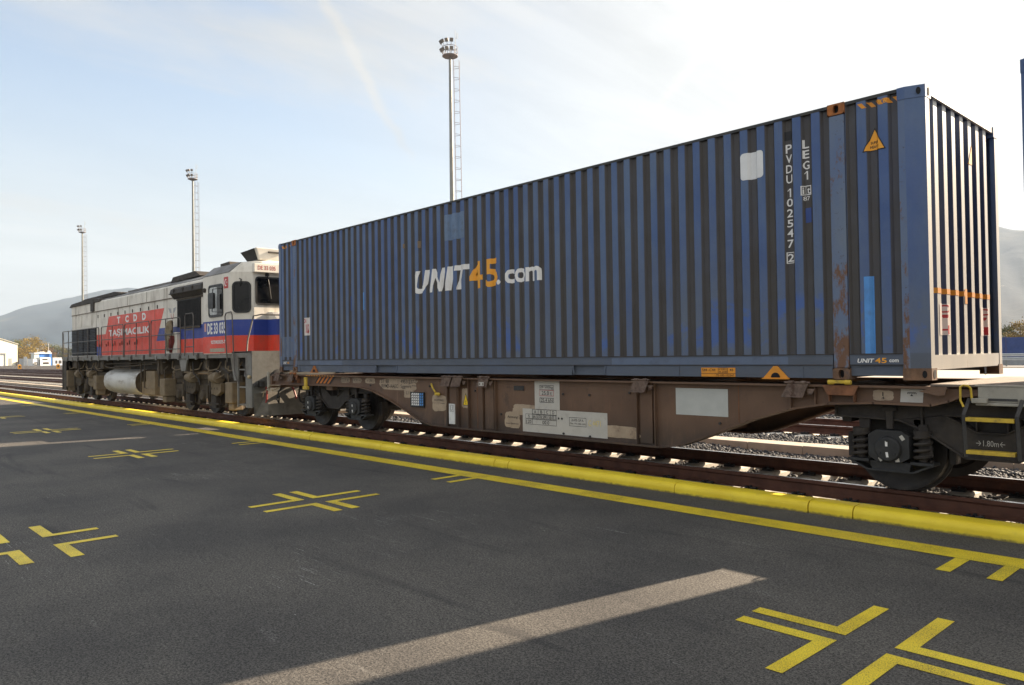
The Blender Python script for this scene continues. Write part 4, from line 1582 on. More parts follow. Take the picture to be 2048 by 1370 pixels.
# white plate, yellow warning triangle, small white flag, scale sign
m = MB(); m.box(-10.135, -9.985, WEB - .052, WEB - .034, .335, .67)
pl = m.build('document_plate', pm('white_plate', (0.62, 0.63, 0.62), .5, dirt=(.3, .27, .23), da=.25, ds=8), wagon)
D().frame(-10.105, -10.01, .54, .65, .005).text('L1', -10.085, -10.03, .56, .635).lay('lettering', M_LETBLACK, pl, lambda u, v: (u, WEB - .0545, v))
D().poly([(-9.825, .655), (-9.665, .655), (-9.745, .86)]).lay('warning_triangle', M_BLACK, wagon, on(.002))
D().poly([(-9.807, .664), (-9.683, .664), (-9.745, .835)]).lay('warning_triangle', pm('sign_yellow', (.75, .52, .02), .5), wagon, on(.004))
D().text('C', -9.765, -9.725, .68, .73).lay('lettering', M_LETBLACK, wagon, on(.006))
m = MB()
m.tube([(-10.62, 8.0, 1.0), (-10.56, 7.99, .92), (-10.5, 7.99, .86)], .016, 6)
m.box(-10.52, -10.40, 7.99, 8.02, .80, .85)
m.tube([(-10.52, 8.02, .85), (-10.46, 7.985, .82), (-10.38, 8.0, .83)], .014, 6)
m.build('brake_lever', M_YEL, wagon, bevel=.003)
for xx, zz in ((-7.55, .90), (-7.05, .90), (-7.55, .335), (-7.05, .325), (-10.72, .95), (-9.5, .9), (-5.0, .62), (-6.35, .95), (-8.88, .55), (-12.6, .93), (-12.05, .93)):
    m = MB(); m.cyl((xx, WEB - .02, zz), (xx, WEB - .001, zz), .016, 8)
    m.build('bolt', M_STILE, wagon)
m = MB()
for q in (-13.32, -9.45, -4.75):
    m.box(q - .004, q + .004, WEB - .004, WEB - .001, interp(BOT, q) + .02, ZT - .002)
m.build('weld_seam', M_WRUST, wagon)
m = MB(); m.box(-8.58, -8.36, WEB - .012, WEB - .003, .93, 1.0)
m.build('builder_plate', M_STILE, wagon)
D().poly([(-2.955, .945), (-2.745, .945), (-2.735, 1.075), (-2.945, 1.078)]).lay('scale_sign', M_PALEP, wagon, on(.0005))
d = D()
d.rect(-2.885, -2.805, 1.038, 1.044)
for k in range(5):
    d.rect(-2.884 + k * .019, -2.876 + k * .019, 1.028, 1.038)
d.poly([(-2.86, 1.008), (-2.83, 1.008), (-2.845, 1.03)])
d.lay('lettering', M_LETBLACK, wagon, on(.003))
# orange and black hazard stripes at the left end
D().poly([(-14.62, 1.075), (-13.9, 1.075), (-14.1, .93), (-14.78, .93)]).lay('hazard_stripe', M_BLACK, wagon, on(.0005))
d = D()
for k in range(4):
    u = -14.72 + k * .155
    d.poly([(u, .935), (u + .08, .935), (u + .25, 1.07), (u + .17, 1.07)])
d.lay('hazard_stripe', pm('hazard_orange', (.55, .17, .02), .6, var=.15, vs=9, dirt=RUST_DARK, da=.3, ds=9), wagon, on(.002))
d = D()
for k in range(11):
    u = -15.0 + k * .11
    d.rect(u, u + .055, ZT + .003, ZT + .019)
d.lay('hazard_stripe', M_ORANGEP, wagon, lambda u, v: (u, WEB - .078, v))

# ================================================================ diesel locomotive
M_LWHITE = pm('loco_grey_white', (0.70, 0.66, 0.58), 0.5, var=0.07, vs=2, dirt=(0.30, 0.26, 0.20), da=.42, ds=2.2, dst=(1, 1, .3), rust=(0.20, 0.13, 0.08), ra=.12, rs=7, rst=(1, 1, .3))
M_LRED = pm('loco_red', (0.68, 0.058, 0.030), 0.45, var=0.1, vs=2, dirt=(0.40, 0.10, 0.06), da=.4, ds=1.8, dst=(1, 1, .5))
M_LBLUE = pm('loco_blue', (0.028, 0.055, 0.28), 0.45, var=0.1, vs=2, dirt=(0.07, 0.08, 0.20), da=.3, ds=2)
M_LGREY = pm('loco_frame_grey', (0.20, 0.195, 0.18), 0.6, var=0.1, vs=3, dirt=(0.12, 0.10, 0.075), da=.55, ds=2.0, rust=RUST, ra=.08, rs=4)
M_LROOF = pm('loco_roof_grey', (0.20, 0.195, 0.19), 0.65, var=0.12, vs=2, dirt=(0.10, 0.085, 0.07), da=.5, ds=1.5)
M_LDARK = pm('loco_dark_brown', (0.045, 0.036, 0.028), 0.7, var=0.25, vs=4, dirt=(0.02, 0.018, 0.016), da=.45, ds=3)
M_LTRUCK = pm('loco_truck_dust', (0.078, 0.060, 0.040), 0.8, var=0.22, vs=4, dirt=(0.045, 0.036, 0.028), da=.5, ds=3, bump=.15)
M_LSAND = pm('sandbox_dust', (0.20, 0.155, 0.10), 0.8, var=0.12, vs=4, dirt=(0.12, 0.09, 0.06), da=.35, ds=3)
M_LTANK = pm('tank_grey', (0.58, 0.57, 0.54), 0.45, var=0.07, vs=2, dirt=(0.22, 0.18, 0.13), da=.42, ds=2.2, dst=(.5, 1, 2.5))
M_LRAIL = pm('handrail_steel', (0.11, 0.10, 0.09), 0.5, .3, var=.15, vs=8)
M_RUBBER = pm('window_rubber', (0.012, 0.012, 0.012), 0.45, var=.1)
M_GRILL = pm('black_grille', (0.016, 0.015, 0.015), 0.6, var=.3, vs=12, dirt=(0.04, 0.032, 0.026), da=.35, ds=6)


def glass_dark():
    t = NT('dark_window_glass')
    col = t.mix(t.ramp(t.noise(3.2, 3), .35, .65), (0.004, 0.0045, 0.005), (0.014, 0.0135, 0.013))
    return t.done(col, .05, 0, .22)


M_GLASS = glass_dark()
M_CURTAIN = pm('pale_window_glass', (0.42, 0.44, 0.43), .25, var=.12, vs=5)

loco = thing('diesel_locomotive', (-25.9, YC, 0), 'red, white and blue diesel locomotive with long hood, coupled ahead of the wagon', 'locomotive')
LX0, LX1 = -34.65, -17.22
FY = 7.77                       # side of the frame
HY = 8.0                        # side of the hood
D = Decal

# frame
m = MB()
m.box(LX0, LX1, FY, my(FY), 1.50, 1.655)
for f in (lambda y: y, my):
    for xx in (-33.9, -33.1, -32.4, -31.5, -30.6, -29.6, -28.5, -27.3, -26.1, -24.9, -23.7, -22.7, -21.9, -21.2, -20.6, -19.9):
        m.box(xx - .05, xx + .05, *sorted((f(FY - .03), f(FY - .001))), 1.47, 1.60)
fr = m.build('frame', M_LGREY, loco, bevel=.008)
m = MB()
m.box(LX0 + .3, -18.4, 8.2, my(8.2), 1.18, 1.498)
m.build('underframe', M_LDARK, loco)
m = MB()
for xx in (-33.9, -32.4, -30.6, -28.5, -26.1, -24.9, -22.7, -21.9, -20.6):
    m.box(xx + .06, xx + .19, FY - .012, FY - .002, 1.515, 1.64)
m.build('bracket', M_LDARK, loco)

# hood
m = MB()
prof = [(HY, 1.655), (HY, 3.27), (HY - .015, 3.275), (HY - .015, 3.60), (HY + .05, 3.66), (HY + .62, 3.88), (YC, 3.95), (my(HY + .62), 3.88), (my(HY + .05), 3.66), (my(HY - .015), 3.60), (my(HY - .015), 3.275), (my(HY), 3.27), (my(HY), 1.655)]
m.prism(prof, 'x', -34.1, -20.05)
hood = m.build('hood', M_LWHITE, loco)
m = MB()     # grey roof skin, a little proud of the hood
rp = [(HY + .04, 3.662), (HY + .62, 3.888), (YC, 3.958), (my(HY + .62), 3.888), (my(HY + .04), 3.662)]
m.strip(rp, -30.6, -20.1, .012, 'x')
for xx in (-29.2, -27.2, -25.2, -23.4):
    m.strip([(a, b + .012) for a, b in rp], xx, xx + .05, .02, 'x')
m.strip([(HY + .55, 3.90), (YC, 4.0), (my(HY + .55), 3.90)], -28.9, -23.6, .05, 'x')
m.build('roof', M_LROOF, hood)
m = MB()     # dark fan canopy at the far end, and the stack of the exhaust
m.prism([(-34.3, 3.60), (-34.0, 3.72), (-31.1, 3.80), (-30.3, 3.72), (-30.2, 3.62)], 'y', HY - .05, my(HY - .05))
m.prism([(-34.3, 3.80), (-33.6, 3.90), (-29.6, 3.94), (-28.9, 3.86), (-28.9, 3.80)], 'y', HY + .3, my(HY + .3))
m.box(-31.3, -30.9, HY - .06, HY + .4, 3.30, 3.70)
m.build('fan_canopy', M_LDARK, hood)
m = MB()
m.prism([(-24.6, 3.86), (-24.4, 4.02), (-22.6, 4.06), (-22.2, 3.9)], 'y', HY + .5, my(HY + .5))
m.build('exhaust_housing', M_LDARK, hood)
m = MB()     # ribs and seams
m.box(-34.15, -20.1, HY - .03, HY - .016, 3.262, 3.282)
for xx in (-30.75, -29.3, -28.1, -26.9, -25.7, -24.5, -23.45):
    m.box(xx - .008, xx + .008, HY - .006, HY - .001, 1.7, 3.26)
for xx in (-27.1, -25.2, -23.4):
    m.box(xx - .008, xx + .008, HY - .022, HY - .016, 3.29, 3.60)
m.build('seam', pm('seam_grime', (0.16, 0.13, 0.10), .8, var=.25, vs=9), hood)
m = MB()     # door handles
for k in range(9):
    xx = -30.5 + k * .78
    m.box(xx - .015, xx + .015, HY - .022, HY - .002, 3.03, 3.14)
    if k < 6:
        m.box(xx + .2, xx + .23, HY - .022, HY - .006, 1.98, 2.07)
        m.box(xx + .42, xx + .45, HY - .022, HY - .006, 2.0, 2.14)
m.build('door_handle', M_LDARK, hood)
# raised panels at the far end
m = MB()
for a, b, c, e in ((-33.7, -32.7, 2.78, 3.2), (-32.5, -31.3, 2.78, 3.2)):
    m.box(a, b, HY - .014, HY - .001, c, e)
m.build('door', M_LWHITE, hood, bevel=.006)
# radiator grille of the far end
m = MB()
m.box(-34.02, -30.72, HY - .03, HY - .002, 1.69, 2.70)
for k in range(16):
    z = 1.72 + k * .0615
    m.prism([(HY - .03, z), (HY - .052, z + .012), (HY - .03, z + .05)], 'x', -34.0, -30.74)
for xx in (-33.2, -32.37, -31.55):
    m.box(xx - .015, xx + .015, HY - .058, HY - .03, 1.69, 2.70)
m.build('radiator_grille', M_GRILL, hood)
# livery
H = lambda e=.003: (lambda u, v: (u, HY - e, v))
D().poly([(-30.70, 1.668), (-20.1, 1.668), (-20.1, 2.05), (-24.38, 2.05), (-23.68, 3.02), (-29.2, 3.02), (-29.62, 2.42), (-30.70, 2.42)]).lay('livery_stripe', M_LRED, hood, H(.0028))
D().poly([(-24.40, 2.052), (-20.1, 2.052), (-20.1, 2.43), (-24.12, 2.43)]).lay('livery_stripe', M_LBLUE, hood, H(.0028))
D().poly([(-30.70, 1.668), (-30.05, 1.668), (-30.2, 1.98), (-30.70, 2.0)]).lay('livery_stripe', M_LBLUE, hood, H(.0045))
d = D()
for ch, u in (('T', -28.27), ('C', -27.38), ('D', -26.53), ('D', -25.68)):
    d.text(ch, u, u + .36, 2.74, 2.97, bold=.055)
d.lay('lettering', M_WHITE, hood, H(.0065))
D().text('TA\u015eIMACILIK', -29.22, -24.95, 2.265, 2.56, bold=.032).lay('lettering', M_WHITE, hood, H(.0065))
# emblem: spread wing bars over a red ring
d = D()
for s in (-1, 1):
    for k in range(4):
        u, v = -23.02 + s * (.06 + k * .012), 2.84 + k * .035
        d.poly([(u, v), (u + s * (.13 + .025 * k), v + .02), (u + s * (.145 + .025 * k), v + .042), (u, v + .022)])
d.lay('emblem', pm('emblem_grey', (.22, .23, .28), .5), hood, H(.004))
d = D()
for k in range(12):
    a0, a1 = R(170 + k * 16.7), R(170 + (k + 1) * 16.7)
    c = (-23.02, 2.80)
    d.poly([(c[0] + .115 * math.cos(a0), c[1] + .15 * math.sin(a0)), (c[0] + .115 * math.cos(a1), c[1] + .15 * math.sin(a1)), (c[0] + .08 * math.cos(a1), c[1] + .11 * math.sin(a1)), (c[0] + .08 * math.cos(a0), c[1] + .11 * math.sin(a0))])
d.lay('emblem', pm('emblem_red', (.40, .06, .03), .5), hood, H(.004))
# dust filter housing and dark grille behind the cab
m = MB()
m.prism([(HY - .17, 3.37), (HY - .14, 3.48), (HY + .02, 3.58), (HY + .02, 3.24), (HY - .05, 3.21)], 'x', -22.75, -20.15)
for k in range(4):
    xx = -22.45 + k * .7
    m.box(xx - .03, xx + .03, HY - .182, HY - .14, 3.35, 3.48)
m.box(-22.78, -20.15, HY - .186, HY - .165, 3.34, 3.365)
m.build('filter_housing', M_LDARK, hood)
m = MB()
m.box(-22.55, -20.85, HY - .03, HY - .002, 2.40, 3.16)
for k in range(20):
    xx = -22.5 + k * .083
    m.box(xx - .012, xx + .012, HY - .045, HY - .03, 2.42, 3.14)
m.build('side_grille', M_GRILL, hood)
m = MB()
m.box(-22.6, -20.3, HY - .035, HY - .002, 3.165, 3.20)
m.box(-22.3, -20.85, HY - .045, HY - .031, 2.34, 2.395)
m.build('grille_trim', M_LTRUCK, hood)

# cab
px0 = -20.08


def cab_plan(g=0.0, inset=0.0, front=0.0):
    a, b = 7.75 - g + inset, my(7.75 - g + inset)
    xf = -17.95 + g - front
    xs = -18.35 + g * .4 - front * .2
    yf = 8.15 - g * .4 + inset * .75
    return [(px0, a), (xs, a), (xf, yf), (xf, my(yf)), (xs, b), (px0, b)]


m = MB()
rings = [[(x, y, 1.60) for x, y in cab_plan()], [(x, y, 3.60) for x, y in cab_plan()], [(x, y, 3.865) for x, y in cab_plan(0, .31, .0)], [(x, y, 3.95) for x, y in cab_plan(0, .75, .25)]]
m.loft(rings)
cab = m.build('cab', M_LWHITE, loco, bevel=.02)
m = MB()
m.loft([[(x, y, 3.612) for x, y in [(px0 - .01, 7.745), (-18.42, 7.745), (-18.42, 7.80), (px0 - .01, 7.80)]], [(x, y, 3.874) for x, y in [(px0 - .01, 8.05), (-18.40, 8.05), (-18.40, 8.10), (px0 - .01, 8.10)]]])
m.build('roof_panel', M_LROOF, cab)
m = MB()
m.prism([(-20.15, 3.6), (-20.15, 4.0), (-19.6, 4.02), (-19.5, 3.9), (-19.5, 3.6)], 'y', 8.25, my(8.25))
m.build('roof_box', M_LDARK, cab)
m = MB()
m.loft([[(-18.85, 8.42, 3.93), (-18.15, 8.42, 3.93), (-18.15, 10.0, 3.93), (-18.85, 10.0, 3.93)], [(-19.0, 8.30, 4.19), (-18.10, 8.30, 4.23), (-18.10, 10.1, 4.23), (-19.0, 10.1, 4.19)]])
ac = m.build('air_conditioner', M_LWHITE, cab, bevel=.02)
m = MB()
m.box(-18.14, -18.085, 8.62, 9.0, 4.11, 4.15)
m.build('vent', M_LDARK, ac)
m = MB()
m.loft([[(-18.83, 8.405, 3.94), (-18.25, 8.405, 3.94), (-18.25, 8.415, 3.94), (-18.83, 8.415, 3.94)], [(-18.98, 8.288, 4.18), (-18.2, 8.288, 4.215), (-18.2, 8.296, 4.215), (-18.98, 8.296, 4.18)]])
m.build('side_grille', M_GRILL, ac)
# livery bands right round the cab
for z0, z1, mt in ((2.052, 2.44, M_LBLUE), (1.625, 2.05, M_LRED)):
    m = MB()
    pl = [Vector((x, y)) for x, y in cab_plan(.004)]
    pl[0].x += .006; pl[-1].x += .006
    for p, q in zip(pl[:-1], pl[1:]):
        m.add([(p.x, p.y, z0), (q.x, q.y, z0), (q.x, q.y, z1), (p.x, p.y, z1)], [(0, 1, 2, 3)])
    m.build('livery_stripe', mt, cab, fixn=False)
# nose of the short end, with the bands carried round it
nz = [(-17.96, 8.52), (-17.62, 8.60), (-17.55, 8.72), (-17.55, my(8.72)), (-17.62, my(8.60)), (-17.96, my(8.52))]
for z0, z1, mt, nm in ((1.655, 2.05, M_LRED, 'nose'), (2.05, 2.44, M_LBLUE, 'nose'), (2.44, 2.62, M_LWHITE, 'nose')):
    m = MB()
    if z1 > 2.6:
        m.loft([[(x, y, z0) for x, y in nz], [(x if x < -17.9 else x - .25, y, z1) for x, y in nz]])
    else:
        m.prism(nz, 'z', z0, z1)
    m.build(nm, mt, cab)


def window(u0, u1, v0, v1, fn, r, glass, name='window'):
    fr_ = D()
    o = rrect(u0, u1, v0, v1, r)
    i = rrect(u0 + .045, u1 - .045, v0 + .045, v1 - .045, max(r - .045, .02))
    n = len(o)
    vs = o + i
    fr_.add(vs, [(k, (k + 1) % n, n + (k + 1) % n, n + k) for k in range(n)])
    f = fr_.lay('window', M_RUBBER, cab, lambda u, v: fn(u, v, .014))
    s = f.modifiers.new('depth', 'SOLIDIFY'); s.thickness = .02; s.offset = 0
    D().poly(rrect(u0 + .03, u1 - .03, v0 + .03, v1 - .03, r)).lay('pane', glass, f, lambda u, v: fn(u, v, .008))
    return f


side = lambda u, v, e: (u, 7.75 - e, v)
dvec = Vector((.4, .4)).normalized()
nvec = Vector((dvec.y, -dvec.x))
diag = lambda u, v, e: (-18.35 + dvec.x * u + nvec.x * e, 7.75 + dvec.y * u + nvec.y * e, v)
front = lambda u, v, e: (-17.95 + e, u, v)
wf = window(-19.67, -18.77, 2.54, 3.36, side, .10, M_GLASS)
D().poly(rrect(-19.62, -19.12, 2.60, 3.30, .07)).lay('pane', M_CURTAIN, wf, lambda u, v: side(u, v, .012))
window(.05, .515, 2.60, 3.37, diag, .12, M_GLASS)
window(8.20, 9.12, 2.79, 3.49, front, .09, M_GLASS)
window(my(9.12), my(8.20), 2.79, 3.49, front, .09, M_GLASS)
m = MB()
m.tube([(-17.92, 8.50, 3.56), (-17.90, 8.54, 3.3), (-17.925, 8.60, 2.95)], .012, 6)
m.tube([(-18.17, 7.90, 3.44), (-18.13, 7.93, 3.42), (-18.15, 7.91, 3.25)], .014, 6)
m.box(-17.95, -17.90, 8.46, 8.54, 3.5, 3.58)
m.build('wiper', M_RUBBER, cab)
# number box above the windscreen
m = MB()
m.box(-17.965, -17.83, 8.13, my(8.13), 3.585, 3.80)
nb = m.build('number_box', M_LWHITE, cab, bevel=.01)
D().text('DE 33 035', 8.22, 8.68, 3.645, 3.745, bold=.012).lay('lettering', pm('number_red', (.35, .03, .025), .5), nb, lambda u, v: (-17.826, u, v))
# side writing and flag
s_ = lambda e=.008: (lambda u, v: side(u, v, e))
D().text('DE 33 035', -19.78, -18.62, 2.11, 2.40, bold=.035).lay('lettering', M_WHITE, cab, s_())
D().text('92759033035-7', -19.55, -18.66, 1.86, 1.95, bold=.03).lay('lettering', M_WHITE, cab, s_())
D().rect(-19.63, -18.70, 1.655, 1.75).lay('builder_plate', pm('dull_plate', (.36, .31, .23), .6, var=.2, vs=12), cab, s_(.007))
D().rect(-19.98, -19.85, 2.19, 2.40).lay('depot_plate', pm('pale_red_plate', (.55, .30, .27), .5), cab, s_())
fl = D().rect(-18.72, -18.46, 3.22, 3.50).lay('flag', pm('flag_red', (.50, .06, .05), .5, var=.1), cab, s_(.005))
d = D()
for k in range(14):
    a0, a1 = R(50 + k * 18.6), R(50 + (k + 1) * 18.6)
    r0 = lambda a: .078
    d.poly([(-18.60 + .078 * math.cos(a0), 3.36 + .09 * math.sin(a0)), (-18.60 + .078 * math.cos(a1), 3.36 + .09 * math.sin(a1)), (-18.58 + .058 * math.cos(a1), 3.36 + .07 * math.sin(a1)), (-18.58 + .058 * math.cos(a0), 3.36 + .07 * math.sin(a0))])
d.poly([(-18.53 + (.03 if k % 2 == 0 else .012) * math.cos(math.pi * k / 5), 3.365 + (.034 if k % 2 == 0 else .014) * math.sin(math.pi * k / 5)) for k in range(10)])
d.lay('emblem', M_WHITE, fl, s_(.008))
m = MB()
m.prism(rrect(-19.27, -18.95, 2.74, 3.13, .05), 'y', 7.56, 7.62)
m.tube([(-18.80, 7.74, 3.24), (-19.0, 7.58, 3.22), (-19.03, 7.57, 2.66), (-18.80, 7.74, 2.64)], .012, 6)
m.build('mirror', M_RUBBER, cab)
m = MB()
m.lathe([(.0, -.03), (.05, -.03), (.06, 0), (.06, .03)], (-19.92, 7.72, 3.26), 'y', 14)
m.build('horn', M_LDARK, cab)

# end platform, steps and pilot
m = MB()
m.box(-18.4, -17.22, FY, my(FY), 1.62, 1.656)
m.prism([(-18.42, 1.60), (-18.03, 1.60), (-18.03, .95), (-18.2, .95), (-18.33, 1.3)], 'y', 7.76, 7.79)
m.box(-17.56, -17.23, 7.765, 7.79, .32, 1.60)
m.box(-18.03, -17.98, 7.765, 7.80, .32, 1.60)
for z in (.36, .78, 1.2):
    m.box(-18.0, -17.55, 7.79, 8.05, z, z + .035)
m.box(-18.03, -17.3, 8.05, 8.08, .32, 1.6)
m.build('step', M_LGREY, loco)
m = MB()
m.box(-17.235, -17.20, 7.765, my(7.765), .34, 1.655)
m.build('end_plate', pm('pilot_grey', (.135, .135, .125), .7, var=.12, vs=3, dirt=(.07, .06, .05), da=.5, ds=2, rust=RUST, ra=.1), loco)
m = MB()
m.loft([[(-17.19, 7.80, .14), (-16.95, 8.05, .14), (-16.88, YC, .14), (-16.95, my(8.05), .14), (-17.19, my(7.80), .14), (-17.2, YC, .14)], [(-17.19, 7.80, .66), (-17.13, 8.1, .68), (-17.08, YC, .70), (-17.13, my(8.1), .68), (-17.19, my(7.80), .66), (-17.2, YC, .66)]])
m.build('snow_plough', pm('plough_grime', (.125, .115, .095), .75, var=.2, vs=4, dirt=(.06, .05, .04), da=.5, ds=3, rust=RUST, ra=.15), loco)
for yy in (YC - .875, YC + .875):
    m = MB()
    m.lathe([(.0, .24), (.20, .235), (.225, .225), (.225, .195), (.12, .18), (.11, .09), (.145, .08), (.145, .0), (.17, .0), (.17, -.02), (.0, -.02)], (-17.20, yy, 1.0), 'x', 24)
    m.build('buffer', M_STILE, loco, smooth=True)
m = MB()
m.tube([(-17.19, 8.10, .80), (-17.10, 8.08, .72), (-17.08, 8.06, .5), (-17.12, 8.04, .38)], .022, 8)
m.tube([(-17.19, YC - .5, .86), (-17.04, YC - .5, .74), (-16.98, YC - .45, .5)], .022, 8)
m.build('brake_hose', pm('red_hose', (.24, .035, .03), .5), loco, smooth=True)
m = MB()
m.box(-17.2, -17.08, 7.90, 8.02, .80, .95)
m.box(-17.2, -17.1, 7.78, 7.86, .82, .90)
m.build('socket', M_STILE, loco, bevel=.01)

# handrails along the walkway and at the cab end
RY = 7.75


def railing(name, pts_list, r=.015):
    m = MB()
    for pts in pts_list:
        m.tube(pts, r, 6)
    return m.build(name, M_LRAIL, loco)


def hoop(x0, x1, zt=2.65, zb=1.60, mids=(), posts=()):
    out = [[(x0, RY - .02, zb - .02), (x0, RY, zb + .3), (x0, RY, zt - .08), (x0 + .06, RY, zt), (x1 - .06, RY, zt), (x1, RY, zt - .08), (x1, RY, zb + .3), (x1 + .05, RY - .02, zb - .02)]]
    for z in mids:
        out.append([(x0, RY, z), (x1, RY, z)])
    for x in posts:
        out.append([(x, RY - .02, zb - .02), (x, RY, zb + .3), (x, RY, zt)])
    return out


railing('handrail', hoop(-34.5, -29.5, mids=(2.2, 1.78), posts=(-33.6, -32.2, -30.9)))
railing('handrail', hoop(-29.2, -26.75, mids=(2.2, 1.78), posts=(-27.95,)))
railing('handrail', hoop(-26.62, -24.25, mids=(2.2, 1.78), posts=(-25.45,)))
railing('handrail', hoop(-24.1, -21.7, mids=(2.2, 1.78), posts=(-22.85,)))
railing('handrail', hoop(-21.35, -20.75, 2.72, mids=(2.28, 1.82)))
railing('handrail', [[(-18.50, 7.72, 1.40), (-18.52, 7.70, 1.9), (-18.56, 7.70, 2.52), (-18.5, 7.70, 2.6), (-18.2, 7.70, 2.62), (-18.14, 7.70, 2.54), (-18.12, 7.72, 1.6), (-18.05, 7.72, 1.1), (-17.95, 7.72, .98), (-17.9, 7.74, .92)]])
railing('handrail', [[(-17.55, 8.9, 2.53), (-17.6, 8.2, 2.54), (-17.66, 8.02, 2.50), (-17.62, 7.85, 1.9), (-17.55, 7.78, 1.4), (-17.55, 7.76, 1.15), (-17.5, 7.72, 1.07), (-17.3, 7.72, 1.05)]], .02)
m = MB()
m.lathe([(.0, -.04), (.04, -.02), (.045, .01), (.0, .04)], (-17.27, 7.72, 1.05), 'x', 10)
m.build('rail_knob', pm('brass_knob', (.45, .36, .22), .4), loco)
railing('handrail', [[(LX0 + .02, RY + .02, .55), (LX0 - .12, RY + .1, 1.5), (LX0 + .05, RY + .06, 2.6)], [(LX0 + .1, 8.2, 1.65), (LX0 + .1, 8.2, 2.6), (LX0 + .1, 10.2, 2.6), (LX0 + .1, 10.2, 1.65)]])
# tarpaulin bundle hung on the handrail, with the pale box behind it
m = MB()
m.box(-23.3, -22.35, HY - .12, HY - .008, 1.66, 2.26)
m.build('equipment_box', M_LWHITE, loco, bevel=.01)
rr = random.Random(8)


def bundle(pts, wob, seed, mt):
    r_ = random.Random(seed)
    rings = []
    for x, y, z, wx, wy in pts:
        rings.append([(x + wx * math.cos(2 * math.pi * k / 14) * (1 + r_.uniform(-wob, wob)), y + wy * math.sin(2 * math.pi * k / 14) * (1 + r_.uniform(-wob, wob)), z) for k in range(14)])
    m = MB(); m.loft(rings)
    return m.build('hanging_tarpaulin', mt, loco, smooth=True)


bundle([(-22.60, 7.80, 2.60, .10, .04), (-22.66, 7.80, 2.54, .16, .06), (-22.72, 7.81, 2.44, .17, .08), (-22.80, 7.82, 2.32, .21, .09), (-22.84, 7.84, 2.20, .19, .09), (-22.80, 7.84, 2.10, .21, .08), (-22.86, 7.84, 1.96, .09, .06), (-22.90, 7.84, 1.72, .07, .05)], .30, 2, pm('canvas', (.26, .21, .14), .9, var=.3, vs=9, dirt=(.07, .05, .035), da=.4, ds=9))
bundle([(-22.66, 7.83, 2.16, .13, .06), (-22.68, 7.85, 2.0, .14, .06), (-22.74, 7.85, 1.86, .11, .05), (-22.76, 7.86, 1.68, .05, .03)], .35, 5, pm('dark_red_cloth', (.12, .02, .018), .9, var=.4, vs=9))

# ---- fuel tank, boxes and pipes
m = MB()
ring = []
for k in range(28):
    a = 2 * math.pi * k / 28
    c, s = math.cos(a), math.sin(a)
    ring.append((YC + 1.36 * (abs(c) ** .62) * (1 if c > 0 else -1), .775 + .485 * (abs(s) ** .72) * (1 if s > 0 else -1)))
rings = []
for x, g in ((-29.45, .9), (-29.42, .97), (-29.36, 1.0), (-27.6, 1.0), (-26.1, 1.0), (-26.06, 1.012), (-25.98, 1.012), (-25.95, 1.0)):
    rings.append([(x, YC + (y - YC) * g, .775 + (z - .775) * g) for y, z in ring])
m.loft(rings, cap=False)
m.add([(-29.45, YC + (y - YC) * .9, .775 + (z - .775) * .9) for y, z in ring], [tuple(range(28))])
tank = m.build('fuel_tank', M_LTANK, loco, smooth=True)
m = MB()
m.add([(-25.985, YC + (y - YC) * .985, .775 + (z - .775) * .985) for y, z in ring], [tuple(range(28))])
m.build('tank_end', M_LTRUCK, tank)
m = MB()
m.box(-25.1, -24.3, 7.92, 8.5, .42, 1.14)
m.box(-25.1, -24.3, 7.905, 7.919, .60, .61)
m.box(-25.75, -25.3, 8.0, 8.4, .4, .8)
m.build('battery_box', M_LSAND, loco, bevel=.01)
m = MB()
for p in ([(-30.0, 7.95, 1.42), (-29.2, 7.93, 1.25), (-27.9, 7.93, 1.22), (-26.5, 7.95, 1.30), (-24.6, 7.95, 1.36)],
          [(-30.2, 8.0, 1.36), (-27.0, 7.98, 1.38), (-23.5, 7.98, 1.40)],
          [(-25.6, 7.93, 1.4), (-25.6, 7.93, .5)], [(-25.25, 7.93, 1.38), (-25.25, 7.92, .62), (-25.0, 7.92, .6)],
          [(-23.9, 7.92, 1.45), (-23.9, 7.9, .7), (-23.4, 7.9, .6), (-23.4, 7.9, 1.2), (-23.1, 7.9, 1.3)],
          [(-28.2, 7.9, 1.28), (-26.6, 7.9, 1.28)], [(-28.2, 7.9, 1.2), (-26.6, 7.9, 1.2)]):
    m.tube(p, .022, 6)
for k in range(9):
    m.box(-28.2 + k * .2, -28.18 + k * .2, 7.89, 7.91, 1.18, 1.30)
m.build('pipe', M_LTRUCK, loco, smooth=True)
for a, b, c, e, y0 in ((-24.2, -23.75, 1.05, 1.5, 7.95), (-21.9, -21.45, 1.15, 1.5, 7.85), (-33.2, -32.8, 1.2, 1.5, 7.85), (-31.3, -30.4, 1.15, 1.42, 8.0), (-20.6, -20.2, 1.2, 1.46, 7.95), (-19.6, -18.7, .98, 1.30, 8.0), (-22.9, -22.3, 1.0, 1.32, 8.02), (-34.1, -33.5, 1.22, 1.48, 8.0), (-29.9, -29.5, 1.2, 1.48, 7.9), (-27.4, -26.9, 1.3, 1.49, 8.0)):
    m = MB()
    m.box(a, b, y0, y0 + .4, c, e)
    m.box(a + .03, b - .03, y0 - .012, y0 - .001, c + .03, e - .05)
    m.build('underframe_box', M_LTRUCK, loco, bevel=.01)
m = MB()
m.prism([(-21.95, 1.49), (-21.35, 1.49), (-21.5, 1.16), (-21.8, 1.16)], 'y', 7.80, 7.84)
m.build('gusset', M_LGREY, loco)


